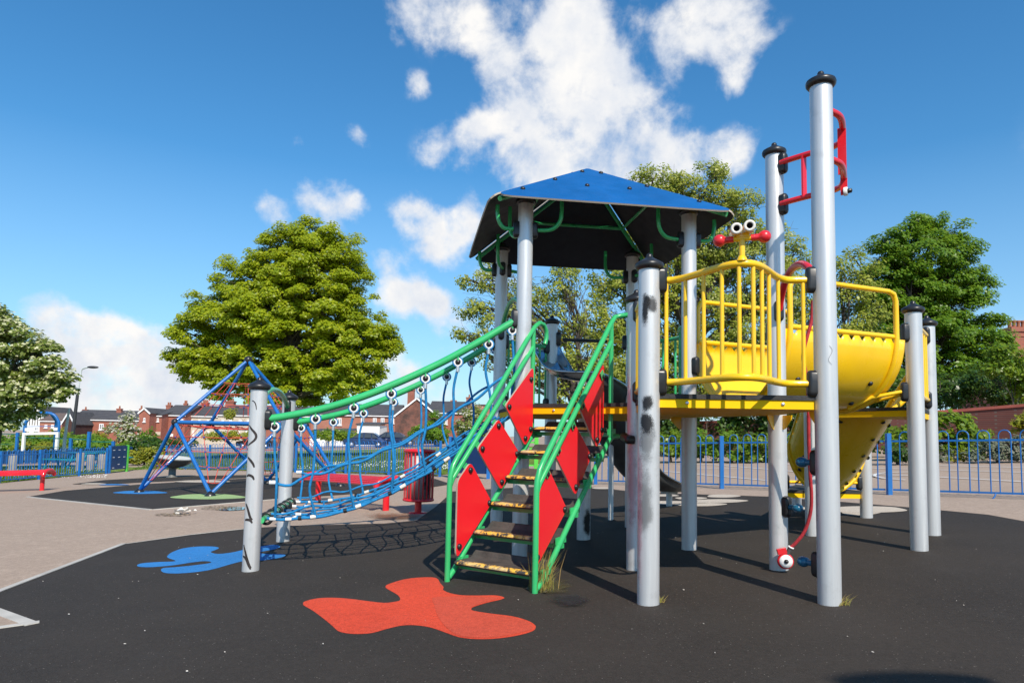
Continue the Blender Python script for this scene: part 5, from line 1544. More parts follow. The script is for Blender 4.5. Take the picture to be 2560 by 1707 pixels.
# far right house with a big chimney
pY = 47
t = thing('chimney_house', 'old brick house with clustered chimney pots at the far right edge', 'house', Vector((V(2360, 900, pY).x, pY, gzc(26, pY))))
zr = V(2330, 822, pY).z; xl, xr = V(2286, 850, pY).x, V(2500, 850, pY).x; zg_ = gzc(26, pY) - .5
b = MB(); b.prism([(xl, pY - 4, zg_), (xl, pY + 4, zg_), (xl, pY + 4, zr - 2.8), (xl, pY, zr), (xl, pY - 4, zr - 2.8)], (xr - xl, 0, 0)); b.build('wall', brickA, t)
b = MB(); b.prism([(xl - .3, pY - 4.4, zr - 3.0), (xl - .3, pY, zr + .05), (xl - .3, pY, zr + .25), (xl - .3, pY - 4.4, zr - 2.8)], (xr - xl, 0, 0)); rf_ = b.build('roof', slate, t)
cx0, cx1 = V(2312, 780, pY).x, V(2375, 780, pY).x; zc = V(2340, 762, pY).z
b = MB(); b.box(((cx0 + cx1) / 2, pY, (zr - 1 + zc) / 2), (cx1 - cx0, 1.1, zc - zr + 1)); b.box(((cx0 + cx1) / 2, pY, zc + .08), (cx1 - cx0 + .2, 1.3, .3)); b.box(((cx0 + cx1) / 2, pY, zc - .35), (cx1 - cx0 + .12, 1.2, .14))
for i in range(6): b.lathe((cx0 + .18 + i * .30, pY - .1, zc + .2), [(.13, 0), (.11, .25), (.11, .42), (.15, .48), (.14, .56), (.09, .56), (.08, .2)], 10, m=1)
b.build('chimney', [brickA, pot], rf_)
# red brick wall on the right
wp = [V(1500, 975, 33), V(1760, 968, 31), V(2020, 955, 29), V(2200, 946, 27.5), V(2352, 934, 26), V(2600, 918, 24)]
t = thing('brick_wall', 'dark red brick boundary wall with pale coping behind the right hand shrubs', 'wall', Vector((wp[3].x, wp[3].y, gzc(wp[3].x, wp[3].y))))
coping = mat('red_coping', (.34, .085, .06), .8, 0, .15, 2)
b = MB(); b2 = MB()
for a, c_ in zip(wp[:-1], wp[1:]):
    d = Vector((c_.x - a.x, c_.y - a.y, 0)).normalized(); n = Vector((-d.y, d.x, 0))
    b.prism([Vector((a.x, a.y, -.5)), Vector((c_.x, c_.y, -.5)), c_, a], n * .33)
    b2.prism([a - n * .05, c_ - n * .05, c_ - n * .05 + up * .11, a - n * .05 + up * .11], n * .43)
b.build('wall', brick_mat('wall_brick', (.15, .04, .03), (.11, .032, .026), (.13, .09, .075)), t); b2.build('coping', coping, t)

# ------------------------------------------------------------------ parked cars and two people beyond the lawn
tyre = mat('tyre_rubber', (.02, .02, .02), .8)
def car(label, dx, dy, Y, paint, flip=1):
    c = V(dx, dy, Y); g = gzc(c.x, Y) + .02
    o0 = Vector((c.x, Y, g)); t = thing('parked_car', label, 'car', o0, 'cars parked beyond the daisy lawn')
    prof = [(-2.0, .28), (-2.05, .55), (-1.98, .80), (-1.25, .92), (-.62, 1.38), (-.2, 1.46), (.75, 1.44), (1.45, 1.02), (1.92, .92), (2.02, .6), (1.98, .28)]
    b = MB(); vs = []
    for y_, k_ in ((-.82, .9), (-.86, 1), (.86, 1), (.82, .9)):
        for x, z in prof: vs.append(o0 + Vector((flip * x * (1 if k_ == 1 else .985), y_ * (.82 if z > 1.0 else 1), z)))
    n_ = len(prof)
    b.add(vs, [(a * n_ + j, a * n_ + (j + 1) % n_, (a + 1) * n_ + (j + 1) % n_, (a + 1) * n_ + j) for a in range(3) for j in range(n_)], 0, False)
    b.add(vs[:n_], [tuple(range(n_))]); b.add(vs[-n_:], [tuple(range(n_))])
    b.build('body', paint, t)
    b = MB()
    for x0, x1, x2, x3 in ((-1.12, -.62, -.15, -.15), (-.05, -.05, .55, .62), (.70, .62, .78, 1.28)):
        b.add([o0 + Vector((flip * x0, -.862, .95)), o0 + Vector((flip * x3, -.862, .95)), o0 + Vector((flip * x2, -.742, 1.37)), o0 + Vector((flip * x1, -.742, 1.37))], [(0, 1, 2, 3)])
    b.build('window', glass, t)
    for s_ in (-1.25, 1.28):
        b = MB(); b.lathe(o0 + Vector((flip * s_, -.88, .31)), [(0, 0), (.2, 0), (.31, .01), (.31, .2), (0, .2)], 16, (0, 1, 0)); w_ = b.build('wheel', tyre, t)
        b = MB(); b.lathe(o0 + Vector((flip * s_, -.89, .31)), [(0, 0), (.19, .005), (.19, .02)], 12, (0, 1, 0)); b.build('rim', metal, w_)
carblue = mat('dark_blue_car_paint', (.01, .035, .12), .25, .2, .03, 2, coat=.6)
car('dark blue parked hatchback left of the second fence post', 842, 1012, 66, carblue)
car('dark blue parked hatchback straight behind the hanging ropes', 905, 1012, 67, mat('navy_car_paint', (.012, .02, .07), .25, .2, .03, 2, coat=.6), -1)
car('silver grey parked hatchback nearest the sooty gable', 975, 1012, 66, mat('grey_car_paint', (.10, .11, .13), .25, .4, .03, 2, coat=.6))
car('dark parked hatchback seen through the pyramid net', 590, 1008, 78, mat('black_car_paint', (.015, .015, .02), .25, .2, .03, 2, coat=.6))
skin = mat('skin', (.45, .26, .19), .6)
def person(label, dx, dtop, Y, top_m, leg_m, hair_m):
    c = V(dx, dtop, Y); g = gzc(c.x, Y); H_ = 1.68
    t = thing('person', label, 'person', Vector((c.x, Y, g)))
    bm_v = [(0, 0, .93), (0, .01, 1.12), (0, .02, 1.33), (0, .02, 1.44), (0, 0, 1.52), (0, -.01, 1.60),
            (.10, 0, .90), (.11, -.02, .48), (.11, .03, .06), (.11, -.09, .03), (-.10, 0, .90), (-.11, .06, .48), (-.12, .12, .08), (-.12, .02, .04),
            (.18, .02, 1.38), (.23, .03, 1.12), (.22, -.08, .90), (-.18, .02, 1.38), (-.23, .0, 1.12), (-.21, -.12, .92)]
    ed = [(0, 1), (1, 2), (2, 3), (3, 4), (4, 5), (0, 6), (6, 7), (7, 8), (8, 9), (0, 10), (10, 11), (11, 12), (12, 13), (2, 14), (14, 15), (15, 16), (2, 17), (17, 18), (18, 19)]
    rad = [.13, .12, .14, .07, .05, .095, .085, .06, .04, .035, .085, .06, .04, .035, .06, .045, .035, .06, .045, .035]
    me = bpy.data.meshes.new('body'); me.from_pydata(bm_v, ed, []); me.materials.append(top_m)
    o = bpy.data.objects.new('body', me); COL.objects.link(o); o.parent = t; o['_o'] = t['_o']
    sk = o.modifiers.new('skin', 'SKIN'); o.modifiers.new('subdiv', 'SUBSURF').levels = 1; o.modifiers['subdiv'].render_levels = 1
    for i, r_ in enumerate(rad): me.skin_vertices[0].data[i].radius = (r_, r_ * .8)
    me.skin_vertices[0].data[0].use_root = True
    for s_ in (1, -1):
        b = MB(); q = [Vector(t['_o']) + Vector(bm_v[i]) for i in ((6, 7, 8) if s_ > 0 else (10, 11, 12))]; b.tube(q, [.115, .085, .065], 10); b.build('trousers', leg_m, t)
    b = MB(); hc = Vector(t['_o']) + Vector((0, -.02, 1.60)); b.sphere(hc, .105, 8, 0, (.85, .95, 1.15)); b.lathe(hc + Vector((0, -.1, -.01)), [(.016, .0), (.008, -.025), (0, -.03)], 6, (0, 1, 0)); b.build('face', skin, t)
    b = MB(); b.sphere(hc + Vector((0, .02, .03)), .115, 8, 0, (.9, .95, 1.05)); b.build('hair', hair_m, t)
    for s_ in (0, 1):
        b = MB(); hh = Vector(t['_o']) + Vector(bm_v[16 if s_ == 0 else 19])
        b.sphere(hh - up * .05, .04, 5, 0, (.6, .9, 1))
        for i in range(4): b.tube([hh + Vector((0, -.03 + .02 * i, -.08)), hh + Vector((0, -.04 + .02 * i, -.125)), hh + Vector((0, -.05 + .02 * i, -.155 + .008 * abs(i - 1)))], .009, 5)
        b.tube([hh + Vector((0, -.035, -.04)), hh + Vector((0, -.065, -.08)), hh + Vector((0, -.07, -.105))], .010, 5); b.build('hand', skin, t)
dk = mat('dark_cloth', (.02, .018, .022), .9); lt = mat('pale_cloth', (.55, .6, .68), .9); hr = mat('dark_hair', (.03, .02, .015), .6)
person('person in a dark top walking beyond the fence, nearer the hanging rope', 1121, 1003, 70, dk, lt, hr)
person('person in dark clothes beyond the fence, close behind the green handrail', 1140, 1004, 70, mat('maroon_cloth', (.06, .02, .03), .9), dk, hr)
# ------------------------------------------------------------------ vegetation
bark = mat('bark', (.075, .06, .048), .9, 0, .3, 5, .6, 14)
barkpale = mat('pale_bark', (.16, .135, .11), .9, 0, .3, 5, .5, 14)
def leaf_quads(P, N, size, asp=.62, jit=.35, rng=RNG):
    """pointed leaf faces: P centres, N facing, size array"""
    n = len(P)
    N = N / (np.linalg.norm(N, axis=1, keepdims=True) + 1e-9)
    r = rng.normal(size=(n, 3)); T = np.cross(N, r); T /= (np.linalg.norm(T, axis=1, keepdims=True) + 1e-9)
    B = np.cross(N, T)
    s = (size * rng.uniform(1 - jit, 1 + jit, n))[:, None]
    fold = N * s * .16
    v = np.stack([P - T * s, P + B * s * asp + fold, P + T * s * .85 - fold * .5, P - B * s * asp + fold], 1)
    return v.reshape(-1, 3)

def mesh_quads(name, v, m, parent=None, origin=None):
    n = len(v) // 4
    org = np.array(parent['_o'] if parent is not None else (origin if origin is not None else (0, 0, 0)))
    me = bpy.data.meshes.new(name)
    me.vertices.add(n * 4); me.loops.add(n * 4); me.polygons.add(n)
    me.vertices.foreach_set('co', (v - org).astype(np.float32).ravel())
    me.loops.foreach_set('vertex_index', np.arange(n * 4, dtype=np.int32))
    me.polygons.foreach_set('loop_start', np.arange(0, n * 4, 4, dtype=np.int32))
    me.polygons.foreach_set('loop_total', np.full(n, 4, dtype=np.int32))
    me.materials.append(m); me.update(); me.validate()
    o = bpy.data.objects.new(name, me); COL.objects.link(o)
    if parent is not None: o.parent = parent
    else: o.location = Vector(org)
    o['_o'] = tuple(float(q) for q in org)
    return o

def px_lobes(Y, lobes, depth_k=1.0):
    out = []
    for l in lobes:
        dx, dy, rx, ry = l[:4]; off = l[4] if len(l) > 4 else 0
        c = V(dx, dy, Y + off); k_ = (Y + off) / 1578
        out.append((np.array(c), rx * k_, max(rx * depth_k, ry * .8) * k_, ry * k_))
    return out

def foliage(lobes, clump_r, per_m2, leaves, leaf, flat=.5, shell=.55, droop=.25, upn=.8, rng=RNG, skip=0.0, edge=1.0, sprig=0.0):
    Ps, Ns, CC = [], [], []
    for c, rx, ry, rz in lobes:
        area = 4 * math.pi * ((rx * ry) ** 1.6 / 3 + (rx * rz) ** 1.6 / 3 + (ry * rz) ** 1.6 / 3) ** (1 / 1.6)
        n = max(3, int(area * per_m2))
        d = rng.normal(size=(n, 3)); d /= np.linalg.norm(d, axis=1, keepdims=True)
        rr = shell + (1 - shell) * rng.random(n) ** .6
        C = c + d * rr[:, None] * np.array([rx, ry, rz]) * edge
        out_ = rng.random(n) < sprig
        C[out_] = c + d[out_] * rng.uniform(1.05, 1.32, out_.sum())[:, None] * np.array([rx, ry, rz])
        keep = rng.random(n) > skip
        C, d = C[keep], d[keep]
        for q, dd in zip(C, d):
            cr_ = clump_r * rng.uniform(.45, 1.45)
            m_ = int(leaves * (cr_ / clump_r) ** 2)
            e = rng.normal(size=(m_, 3)); e /= np.linalg.norm(e, axis=1, keepdims=True)
            e *= (rng.random(m_) ** .45)[:, None]
            p = e * np.array([cr_, cr_, cr_ * flat])
            p[:, 2] -= droop * cr_ * (p[:, 0] ** 2 + p[:, 1] ** 2) / cr_ ** 2
            nn = e * .35 + np.array([.12, -.38, upn]) + dd * .45 + rng.normal(size=(m_, 3)) * .34
            Ps.append(q + p); Ns.append(nn)
        CC.append(C)
    P = np.concatenate(Ps); N = np.concatenate(Ns)
    return P, N, CC

def limb(b, p0, p1, r0, r1, bend, rng, n=7, sag=.0):
    p0, p1 = np.array(p0), np.array(p1); L_ = np.linalg.norm(p1 - p0)
    off = rng.normal(size=3) * bend * L_; off[2] = abs(off[2]) * .6
    pts, rs = [], []
    for i in range(n):
        t = i / (n - 1); pts.append(p0 + (p1 - p0) * t + off * math.sin(PI * t) + (rng.normal(size=3) * .012 * L_ if 0 < i < n - 1 else 0)); rs.append(r0 + (r1 - r0) * t ** .8)
    b.tube(pts, rs, 7 if r0 < .08 else 10)
    return pts

def tree(name, label, cat, Y, trunk_dx, lobes, leafm, clump_r, per_m2, leaves, leaf, group=None, trunk_r=.28, fork=.28, twigs=.45, blossom=None, bfrac=.3, flat=.5, shell=.55, skip=0., barkm=None, seed=1, droop=.25, upn=.8, depth_k=1.0, base_z=None, edge=1.0, subtw=0, sprig=0.0):
    rng = np.random.default_rng(seed)
    Lb = px_lobes(Y, lobes, depth_k)
    c0 = V(trunk_dx, 1000, Y); g = gzc(c0.x, Y) if base_z is None else base_z
    o0 = Vector((c0.x, Y, g)); t = thing(name, label, cat, o0, group)
    P, N, CC = foliage(Lb, clump_r, per_m2, leaves, leaf, flat, shell, droop, upn, rng, skip, edge, sprig)
    keep = P[:, 2] > g + .05
    P, N = P[keep], N[keep]
    b = MB()
    top = max(l[0][2] for l in Lb); H_ = top - g
    tz = g + H_ * fork
    spine = [np.array([c0.x, Y, g - .15])]
    for i in range(1, 8):
        q = i / 7; spine.append(np.array([c0.x + rng.normal() * .03 * H_ * q, Y + rng.normal() * .03 * H_ * q, g + (H_ * .9) * q]))
    rs = [trunk_r * (1.35 if i == 0 else 1) * (1 - .82 * (i / 7) ** .8) for i in range(8)]
    b.tube([tuple(p) for p in spine], rs, 12)
    for (c, rx, ry, rz), C in zip(Lb, CC):
        zz = max(tz * .5 + g * .5, min(tz + (c[2] - tz) * .35, g + H_ * .75)); q = (zz - g) / (H_ * .9) * 7; i = int(min(6, q)); f = q - i
        st = spine[i] * (1 - f) + spine[i + 1] * f
        r0 = trunk_r * .42 * (1 - .6 * (zz - g) / H_)
        lp_ = limb(b, st, c, r0, r0 * .35, .10, rng)
        for cc in C[: int(len(C) * twigs)]:
            k_ = lp_[int(rng.integers(2, len(lp_)))]
            tw = limb(b, k_, cc, max(r0 * .28, .012), .006, .10, rng, 5)
            for _ in range(subtw):
                e_ = cc + rng.normal(size=3) * clump_r * .8; e_[2] += clump_r * .3
                limb(b, tw[int(rng.integers(1, 4))], e_, .010, .004, .1, rng, 4)
    b.build('trunk', barkm or bark, t)
    sz = np.full(len(P), leaf)
    if blossom is not None:
        outer = rng.random(len(P)) < bfrac * (N[:, 2] > .15)
        mesh_quads('blossom', leaf_quads(P[outer] + N[outer] * leaf * .12, N[outer] + np.array([0, -.3, .5]), sz[outer] * .95, .85, rng=rng), blossom, t)
        P, N, sz = P[~outer], N[~outer], sz[~outer]
    mesh_quads('crown', leaf_quads(P, N, sz, rng=rng), leafm, t)
    return t

lm_maple = leaf_mat('maple_leaf', [(.17, .24, .010), (.29, .36, .014), (.43, .45, .02)], .45, .4)
lm_plane = leaf_mat('plane_leaf', [(.20, .26, .022), (.34, .38, .045), (.44, .43, .08), (.17, .22, .025)], .42, .4)
lm_chest = leaf_mat('chestnut_leaf', [(.085, .18, .014), (.13, .24, .016), (.20, .30, .02)], .42, .4)
lm_dark = leaf_mat('laurel_leaf', [(.025, .060, .008), (.045, .10, .012), (.08, .14, .016)], .3, .35)
lm_bright = leaf_mat('bright_shrub_leaf', [(.08, .16, .010), (.15, .24, .014), (.22, .28, .02)], .38, .35)
lm_yell = leaf_mat('yellow_green_leaf', [(.16, .20, .012), (.24, .26, .02), (.30, .27, .02)], .35, .5)
lm_silver = leaf_mat('silver_leaf', [(.13, .15, .10), (.20, .21, .15), (.10, .13, .06)], .25, .6)
lm_white = leaf_mat('whitebeam_leaf', [(.11, .17, .022), (.18, .23, .04), (.27, .30, .08)], .38, .5)
blos = leaf_mat('white_blossom', [(.62, .61, .36), (.72, .70, .48), (.50, .54, .26)], .35, .7)
blos2 = leaf_mat('hawthorn_blossom', [(.42, .40, .32), (.55, .52, .44), (.34, .34, .24)], .3, .7)
TREES = 'trees round the playground'
tree('broadleaf_tree', 'big round fresh green maple tree rising behind the rope pyramid', 'tree', 35, 664,
     [(718, 545, 62, 42), (655, 575, 62, 45), (770, 575, 50, 45), (620, 620, 80, 55), (700, 615, 85, 60), (790, 640, 55, 60), (560, 665, 70, 50), (650, 690, 95, 60), (750, 700, 90, 65), (820, 715, 50, 60), (505, 725, 70, 50), (590, 745, 90, 55), (690, 770, 100, 60), (790, 770, 75, 55), (445, 770, 52, 42), (870, 780, 42, 40), (840, 820, 55, 42), (470, 820, 62, 40), (420, 815, 30, 24), (550, 815, 75, 50), (650, 845, 90, 45), (760, 840, 80, 48), (890, 800, 28, 22), (520, 865, 60, 32), (445, 850, 40, 26), (615, 885, 70, 36), (700, 895, 80, 38), (790, 880, 60, 34), (830, 860, 38, 26), (505, 895, 22, 18)],
     lm_maple, .46, 2.5, 165, .080, TREES, .42, .22, .35, flat=.5, shell=.55, skip=.1, seed=3, upn=.9, sprig=.22)
tree('broadleaf_tree', 'cream flowered whitebeam tree cut off by the left edge of the photo', 'tree', 27, -15,
     [(10, 745, 50, 38), (-40, 740, 70, 60), (40, 785, 60, 42), (85, 815, 45, 36), (110, 850, 42, 34), (30, 840, 80, 48), (130, 880, 38, 30), (75, 880, 56, 34), (10, 895, 70, 44), (100, 912, 36, 16), (30, 930, 52, 22), (-50, 860, 90, 90), (-15, 950, 40, 20), (-60, 945, 60, 34), (150, 893, 14, 12), (10, 965, 26, 10)],
     lm_white, .38, 2.6, 95, .085, TREES, .30, .3, .4, blos, .26, .5, .6, seed=5)
tree('broadleaf_tree', 'thin tree with bare reaching twigs left under the blue roof', 'tree', 29, 1318,
     [(1125, 640, 50, 48), (1075, 640, 26, 28), (1150, 720, 60, 50), (1075, 712, 40, 22), (1095, 775, 45, 20), (1140, 800, 60, 30), (1210, 690, 60, 60), (1215, 780, 60, 55), (1060, 770, 18, 10), (1290, 650, 70, 60), (1300, 740, 70, 60), (1270, 850, 70, 50), (1210, 870, 40, 30), (1350, 820, 70, 60), (1330, 900, 70, 50), (1120, 845, 20, 10)],
     lm_plane, .30, 2.5, 40, .062, TREES, .24, .15, .9, flat=.75, shell=.35, seed=8, barkm=bark, subtw=2, upn=.4)
tree('broadleaf_tree', 'tall yellow green plane tree standing behind the blue roof', 'tree', 31, 1590,
     [(1500, 410, 60, 22), (1570, 420, 60, 32), (1640, 405, 42, 26), (1630, 385, 30, 16), (1650, 455, 70, 40), (1700, 490, 60, 45), (1740, 540, 60, 45), (1790, 545, 45, 45), (1820, 590, 40, 50), (1540, 480, 90, 60), (1480, 560, 80, 70), (1600, 560, 100, 70), (1680, 600, 90, 70), (1420, 640, 80, 60), (1500, 660, 100, 70), (1620, 680, 110, 70), (1740, 660, 90, 70), (1820, 680, 55, 60), (1400, 740, 80, 70), (1500, 770, 100, 70), (1620, 790, 110, 70), (1740, 770, 100, 70), (1830, 770, 55, 60), (1390, 850, 80, 60), (1500, 870, 100, 60), (1640, 880, 110, 55), (1770, 870, 90, 60), (1850, 860, 40, 60)],
     lm_plane, .40, 1.7, 95, .066, TREES, .36, .16, .5, flat=.7, shell=.42, seed=12, barkm=bark, subtw=1, upn=.5)
tree('broadleaf_tree', 'smaller yellow green tree between the tallest post and the chestnut', 'tree', 30, 1945,
     [(1960, 590, 26, 24), (1935, 620, 35, 40), (1985, 640, 40, 40), (1940, 690, 50, 50), (1990, 720, 50, 50), (1945, 770, 60, 50), (2010, 790, 60, 45), (1950, 850, 70, 50)],
     lm_plane, .42, 1.8, 75, .075, TREES, .2, .2, .5, flat=.7, shell=.45, seed=15, barkm=bark)
tree('broadleaf_tree', 'dense dark green chestnut tree on the right', 'tree', 35, 2130,
     [(2105, 505, 22, 18), (2140, 505, 30, 20), (2170, 530, 42, 32), (2095, 545, 50, 36), (2045, 555, 36, 32), (2020, 590, 34, 32), (2200, 580, 42, 36), (2130, 590, 80, 50), (2050, 630, 60, 48), (2235, 640, 32, 34), (2180, 655, 75, 50), (2100, 680, 80, 55), (2030, 700, 55, 50), (2215, 720, 62, 50), (2270, 745, 32, 26), (2140, 760, 90, 55), (2060, 780, 70, 50), (2240, 790, 66, 42), (2300, 795, 24, 22), (2180, 840, 90, 45), (2080, 860, 90, 45), (2270, 850, 60, 35), (2330, 850, 30, 22)],
     lm_chest, .48, 2.2, 130, .085, TREES, .40, .2, .3, flat=.48, shell=.58, seed=21, upn=.9, sprig=.18)
# hedges and shrubs
SH = 'shrubs beside the court and the lawn'
def shrub(label, Y, dx, lobes, lm, leaf=.06, clump_r=.28, per=3.2, leaves=60, cat='shrub', seed=1, blossom=None, bfrac=.3, name='shrub', skip=0, shell=.6, group=SH, depth_k=1.0):
    return tree(name, label, cat, Y, dx, lobes, lm, clump_r, per, leaves, leaf, group, .05, .1, .25, blossom, bfrac, .7, shell, skip, seed=seed, upn=.7, depth_k=depth_k)
shrub('dark evergreen mass behind the yellow guard rail', 27, 1620, [(1560, 950, 70, 60), (1640, 960, 80, 55), (1730, 945, 80, 65), (1500, 960, 60, 50), (1440, 970, 60, 50), (1800, 960, 60, 50), (1860, 955, 60, 50)], lm_dark, .09, .42, 2.0, 60, seed=31)
shrub('dark evergreen mass below the chestnut tree', 31, 2180, [(2050, 900, 80, 45), (2160, 895, 80, 45), (2260, 885, 70, 48), (2340, 865, 50, 52), (1980, 900, 60, 50), (2330, 905, 60, 30)], lm_dark, .09, .42, 2.0, 60, seed=33)
shrub('bright fresh green bush spilling over the brick wall at the right edge', 28, 2330, [(2315, 820, 40, 28), (2350, 850, 40, 40), (2290, 850, 36, 24), (2360, 890, 30, 34)], lm_bright, .085, .36, 2.6, 60, seed=35)
for i, (dx, rx, ty) in enumerate(((1540, 46, 985), (1610, 44, 990), (1680, 44, 995), (1745, 46, 992))):
    shrub('leafy green court shrub ' + ('seen left of the rear silver post', 'just right of the rear silver post', 'left of the fence post under the deck', 'right of the fence post under the deck')[i], 21.5 - i * .4, dx, [(dx, ty + 32, rx, 30), (dx - 14, ty + 14, rx * .6, 18), (dx + 16, ty + 45, rx * .8, 16)], (lm_bright, lm_chest, lm_chest, lm_bright)[i], .055, .2, 5, 50, seed=40 + i)
shrub('shrub with small grey leaves left of the tall climbing post', 20.5, 1790, [(1790, 1045, 36, 18), (1765, 1050, 28, 12)], lm_silver, .045, .16, 7, 50, seed=51)
shrub('ivy covered hedge seen under the slide trough', 22, 1900, [(1880, 1000, 60, 40), (1950, 1000, 60, 40), (2010, 1010, 50, 36), (1840, 1010, 50, 36)], lm_chest, .06, .24, 4, 55, seed=53)
shrub('glossy laurel bush right of the outer silver posts', 19.5, 2200, [(2180, 975, 42, 28), (2225, 985, 42, 30), (2165, 1015, 36, 28), (2230, 1025, 46, 26), (2120, 1000, 40, 30), (2085, 1010, 40, 30)], lm_bright, .075, .24, 4.4, 55, seed=55)
shrub('small grey leaved bush between the outer posts and the silver bush', 18.3, 2160, [(2160, 1040, 26, 18), (2140, 1050, 18, 10)], lm_silver, .04, .14, 9, 50, seed=57)
shrub('low yellow green bush at the laurel foot', 17.8, 2192, [(2188, 1052, 14, 10), (2207, 1050, 14, 11)], lm_yell, .04, .12, 10, 45, seed=58)
shrub('wide silver leaved bush at the right edge of the court', 17.5, 2290, [(2270, 1035, 40, 24), (2320, 1030, 42, 28), (2250, 1050, 26, 14), (2360, 1040, 36, 24)], lm_silver, .045, .17, 7, 60, seed=59)
shrub('yellow green bush behind the silver bush at the right edge', 20, 2345, [(2340, 985, 24, 26), (2365, 975, 26, 30)], lm_yell, .06, .2, 5, 55, seed=60)
shrub('low orange tinted bush under the glossy laurel', 17.6, 2060, [(2040, 1040, 26, 18), (2075, 1042, 26, 18), (2110, 1045, 22, 16)], lm_dark, .05, .16, 8, 50, seed=61)
# left side
shrub('white blossomed hawthorn bush in front of the long brick house', 62, 288, [(286, 962, 15, 10), (272, 982, 18, 13), (302, 984, 18, 14), (285, 1000, 26, 10), (310, 1002, 16, 9)], lm_white, .13, .6, 1.2, 60, 'tree', 63, blos2, .5, 'hawthorn')
shrub('green bush touching the right side of the hawthorn', 60, 345, [(342, 992, 13, 14), (338, 1006, 18, 10)], lm_chest, .13, .6, 1.3, 60, seed=64)
shrub('rounded dark clipped hedge left of the rope pyramid', 50, 350, [(345, 1020, 38, 9), (385, 1016, 34, 11), (310, 1024, 26, 7), (425, 1020, 26, 8)], lm_dark, .11, .42, 2, 60, 'hedge', 65, None, 0, 'hedge')
shrub('yellow green conifer shrubs beside the path gate', 31, 335, [(325, 1040, 26, 18), (355, 1044, 24, 18), (300, 1046, 20, 14), (340, 1060, 34, 12)], lm_yell, .06, .24, 5, 65, seed=66)
shrub('long dark green bank of hedge behind the white goal', 58, 100, [(20, 1018, 60, 14), (100, 1014, 60, 15), (180, 1016, 60, 13), (-60, 1012, 60, 18), (240, 1022, 50, 10)], lm_chest, .13, .5, 1.6, 60, 'hedge', 67, None, 0, 'hedge')
shrub('yellowish bush line under the white goal crossbar', 50, 90, [(70, 1030, 40, 10), (120, 1030, 36, 10)], lm_yell, .1, .4, 2.4, 50, seed=68)
shrub('bright green bush between lamp column and brick house', 66, 140, [(138, 994, 16, 7), (215, 999, 12, 8), (225, 1006, 16, 8)], lm_yell, .13, .5, 1.8, 50, seed=69)
shrub('small conifer standing before the sooty brick gable', 64, 1000, [(998, 960, 12, 14), (1000, 978, 22, 18), (1002, 996, 26, 12)], lm_chest, .12, .5, 2, 60, 'tree', 70, None, 0, 'conifer')
shrub('pale green rounded tree at the right end of the far houses', 58, 1085, [(1085, 950, 24, 18), (1075, 980, 30, 24), (1105, 975, 24, 26), (1090, 1005, 34, 16)], lm_white, .12, .5, 1.6, 60, 'tree', 71, blos2, .25, 'garden_tree')
shrub('green garden bush above the white garage walls', 72, 770, [(775, 998, 30, 9), (740, 996, 20, 8), (800, 1000, 22, 7)], lm_bright, .13, .5, 1.6, 60, seed=72)
shrub('small bush left of the small conifer', 70, 964, [(962, 985, 14, 14), (958, 996, 16, 10)], lm_chest, .13, .5, 1.8, 60, seed=73)
shrub('bush in the front gardens seen through the pyramid net', 90, 560, [(500, 1000, 30, 5), (560, 999, 30, 6), (530, 950, 14, 10)], lm_yell, .16, .6, 1.2, 50, seed=74)
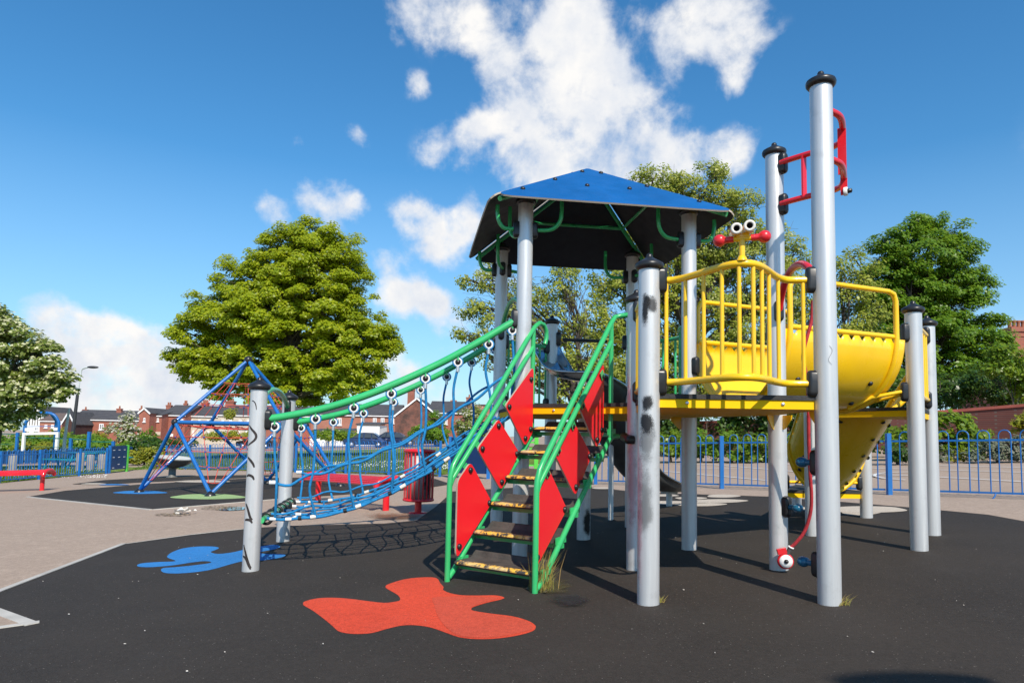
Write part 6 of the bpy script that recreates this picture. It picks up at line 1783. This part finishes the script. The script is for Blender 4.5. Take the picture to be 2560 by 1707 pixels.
# grass tussocks along the fence feet give the lawn its depth
def grass_blades(name, label, poly_px, n_, hmax, m, lo=.4):
    P = [G(*q) for q in poly_px]
    xs_ = [p.x for p in P]; ys_ = [p.y for p in P]
    def inside(x, y):
        c = False
        for i in range(len(P)):
            a, d = P[i - 1], P[i]
            if (a.y > y) != (d.y > y) and x < (d.x - a.x) * (y - a.y) / (d.y - a.y) + a.x: c = not c
        return c
    vs = []
    rng = np.random.default_rng(5)
    while len(vs) < n_ * 4:
        x = rng.uniform(min(xs_), max(xs_)); y = rng.uniform(min(ys_), max(ys_))
        if not inside(x, y): continue
        z = gz(x, y) + .01; h_ = hmax * rng.uniform(lo, 1); th = rng.uniform(0, 6.28); w_ = .012 + .012 * rng.random(); dx_, dy_ = rng.normal(size=2) * h_ * .5
        cx_, sx_ = math.cos(th) * w_, math.sin(th) * w_
        vs += [(x - cx_, y - sx_, z), (x + cx_, y + sx_, z), (x + dx_ + cx_ * .3, y + dy_ + sx_ * .3, z + h_), (x + dx_ - cx_ * .3, y + dy_ - sx_ * .3, z + h_ * .98)]
    o = mesh_quads(name, np.array(vs), m, None, (P[0].x, P[0].y, P[0].z))
    return tag(o, label, 'grass', None, 'stuff')
gm = leaf_mat('grass_blade', [(.06, .13, .015), (.11, .19, .02), (.17, .22, .035)], .3, .6)
grass_blades('grass', 'short daisy lawn behind the railings', [(300, 1080), (480, 1078), (794, 1085), (1010, 1092), (1120, 1060), (960, 1040), (500, 1045), (380, 1060)], 26000, .10, gm)
grass_blades('grass', 'lawn between the left railing and the ball court wall', [(-60, 1118), (100, 1098), (245, 1084), (245, 1072), (100, 1080), (-60, 1086)], 14000, .09, gm)
dm = mat('daisy_petal', (.75, .74, .68), .7)
def daisies(label, poly_px, n_):
    rng = np.random.default_rng(9); vs = []
    P = [G(*q) for q in poly_px]; lo_x, hi_x = min(p[0] for p in poly_px), max(p[0] for p in poly_px); lo_y, hi_y = min(p[1] for p in poly_px), max(p[1] for p in poly_px)
    cl = [(rng.uniform(lo_x, hi_x), rng.uniform(lo_y, hi_y)) for _ in range(26)]
    for _ in range(n_):
        c = cl[int(rng.integers(len(cl)))]; dx = c[0] + rng.normal() * 22; dy = c[1] + rng.normal() * 2.5
        if not (lo_x < dx < hi_x and lo_y < dy < hi_y): continue
        p = G(dx, dy) + Vector((0, 0, .09))
        if p.x < -12.5 and p.x > -13.95: continue
        r_ = rng.uniform(.010, .020)
        vs += [(p.x - r_, p.y, p.z - .01), (p.x, p.y - r_, p.z - .012), (p.x + r_, p.y, p.z + .004), (p.x, p.y + r_, p.z + .012)]
    return tag(mesh_quads('daisies', np.array(vs), dm, None, P[0]), label, 'flowers', None, 'stuff')
daisies('white daisies sprinkled over the lawn behind the red bench', [(640, 1040), (1040, 1083)], 900)
daisies('white daisies in the grass behind the left railing', [(-60, 1078), (245, 1104)], 420)
for o in list(bpy.data.objects):
    if '_o' in o: del o['_o']
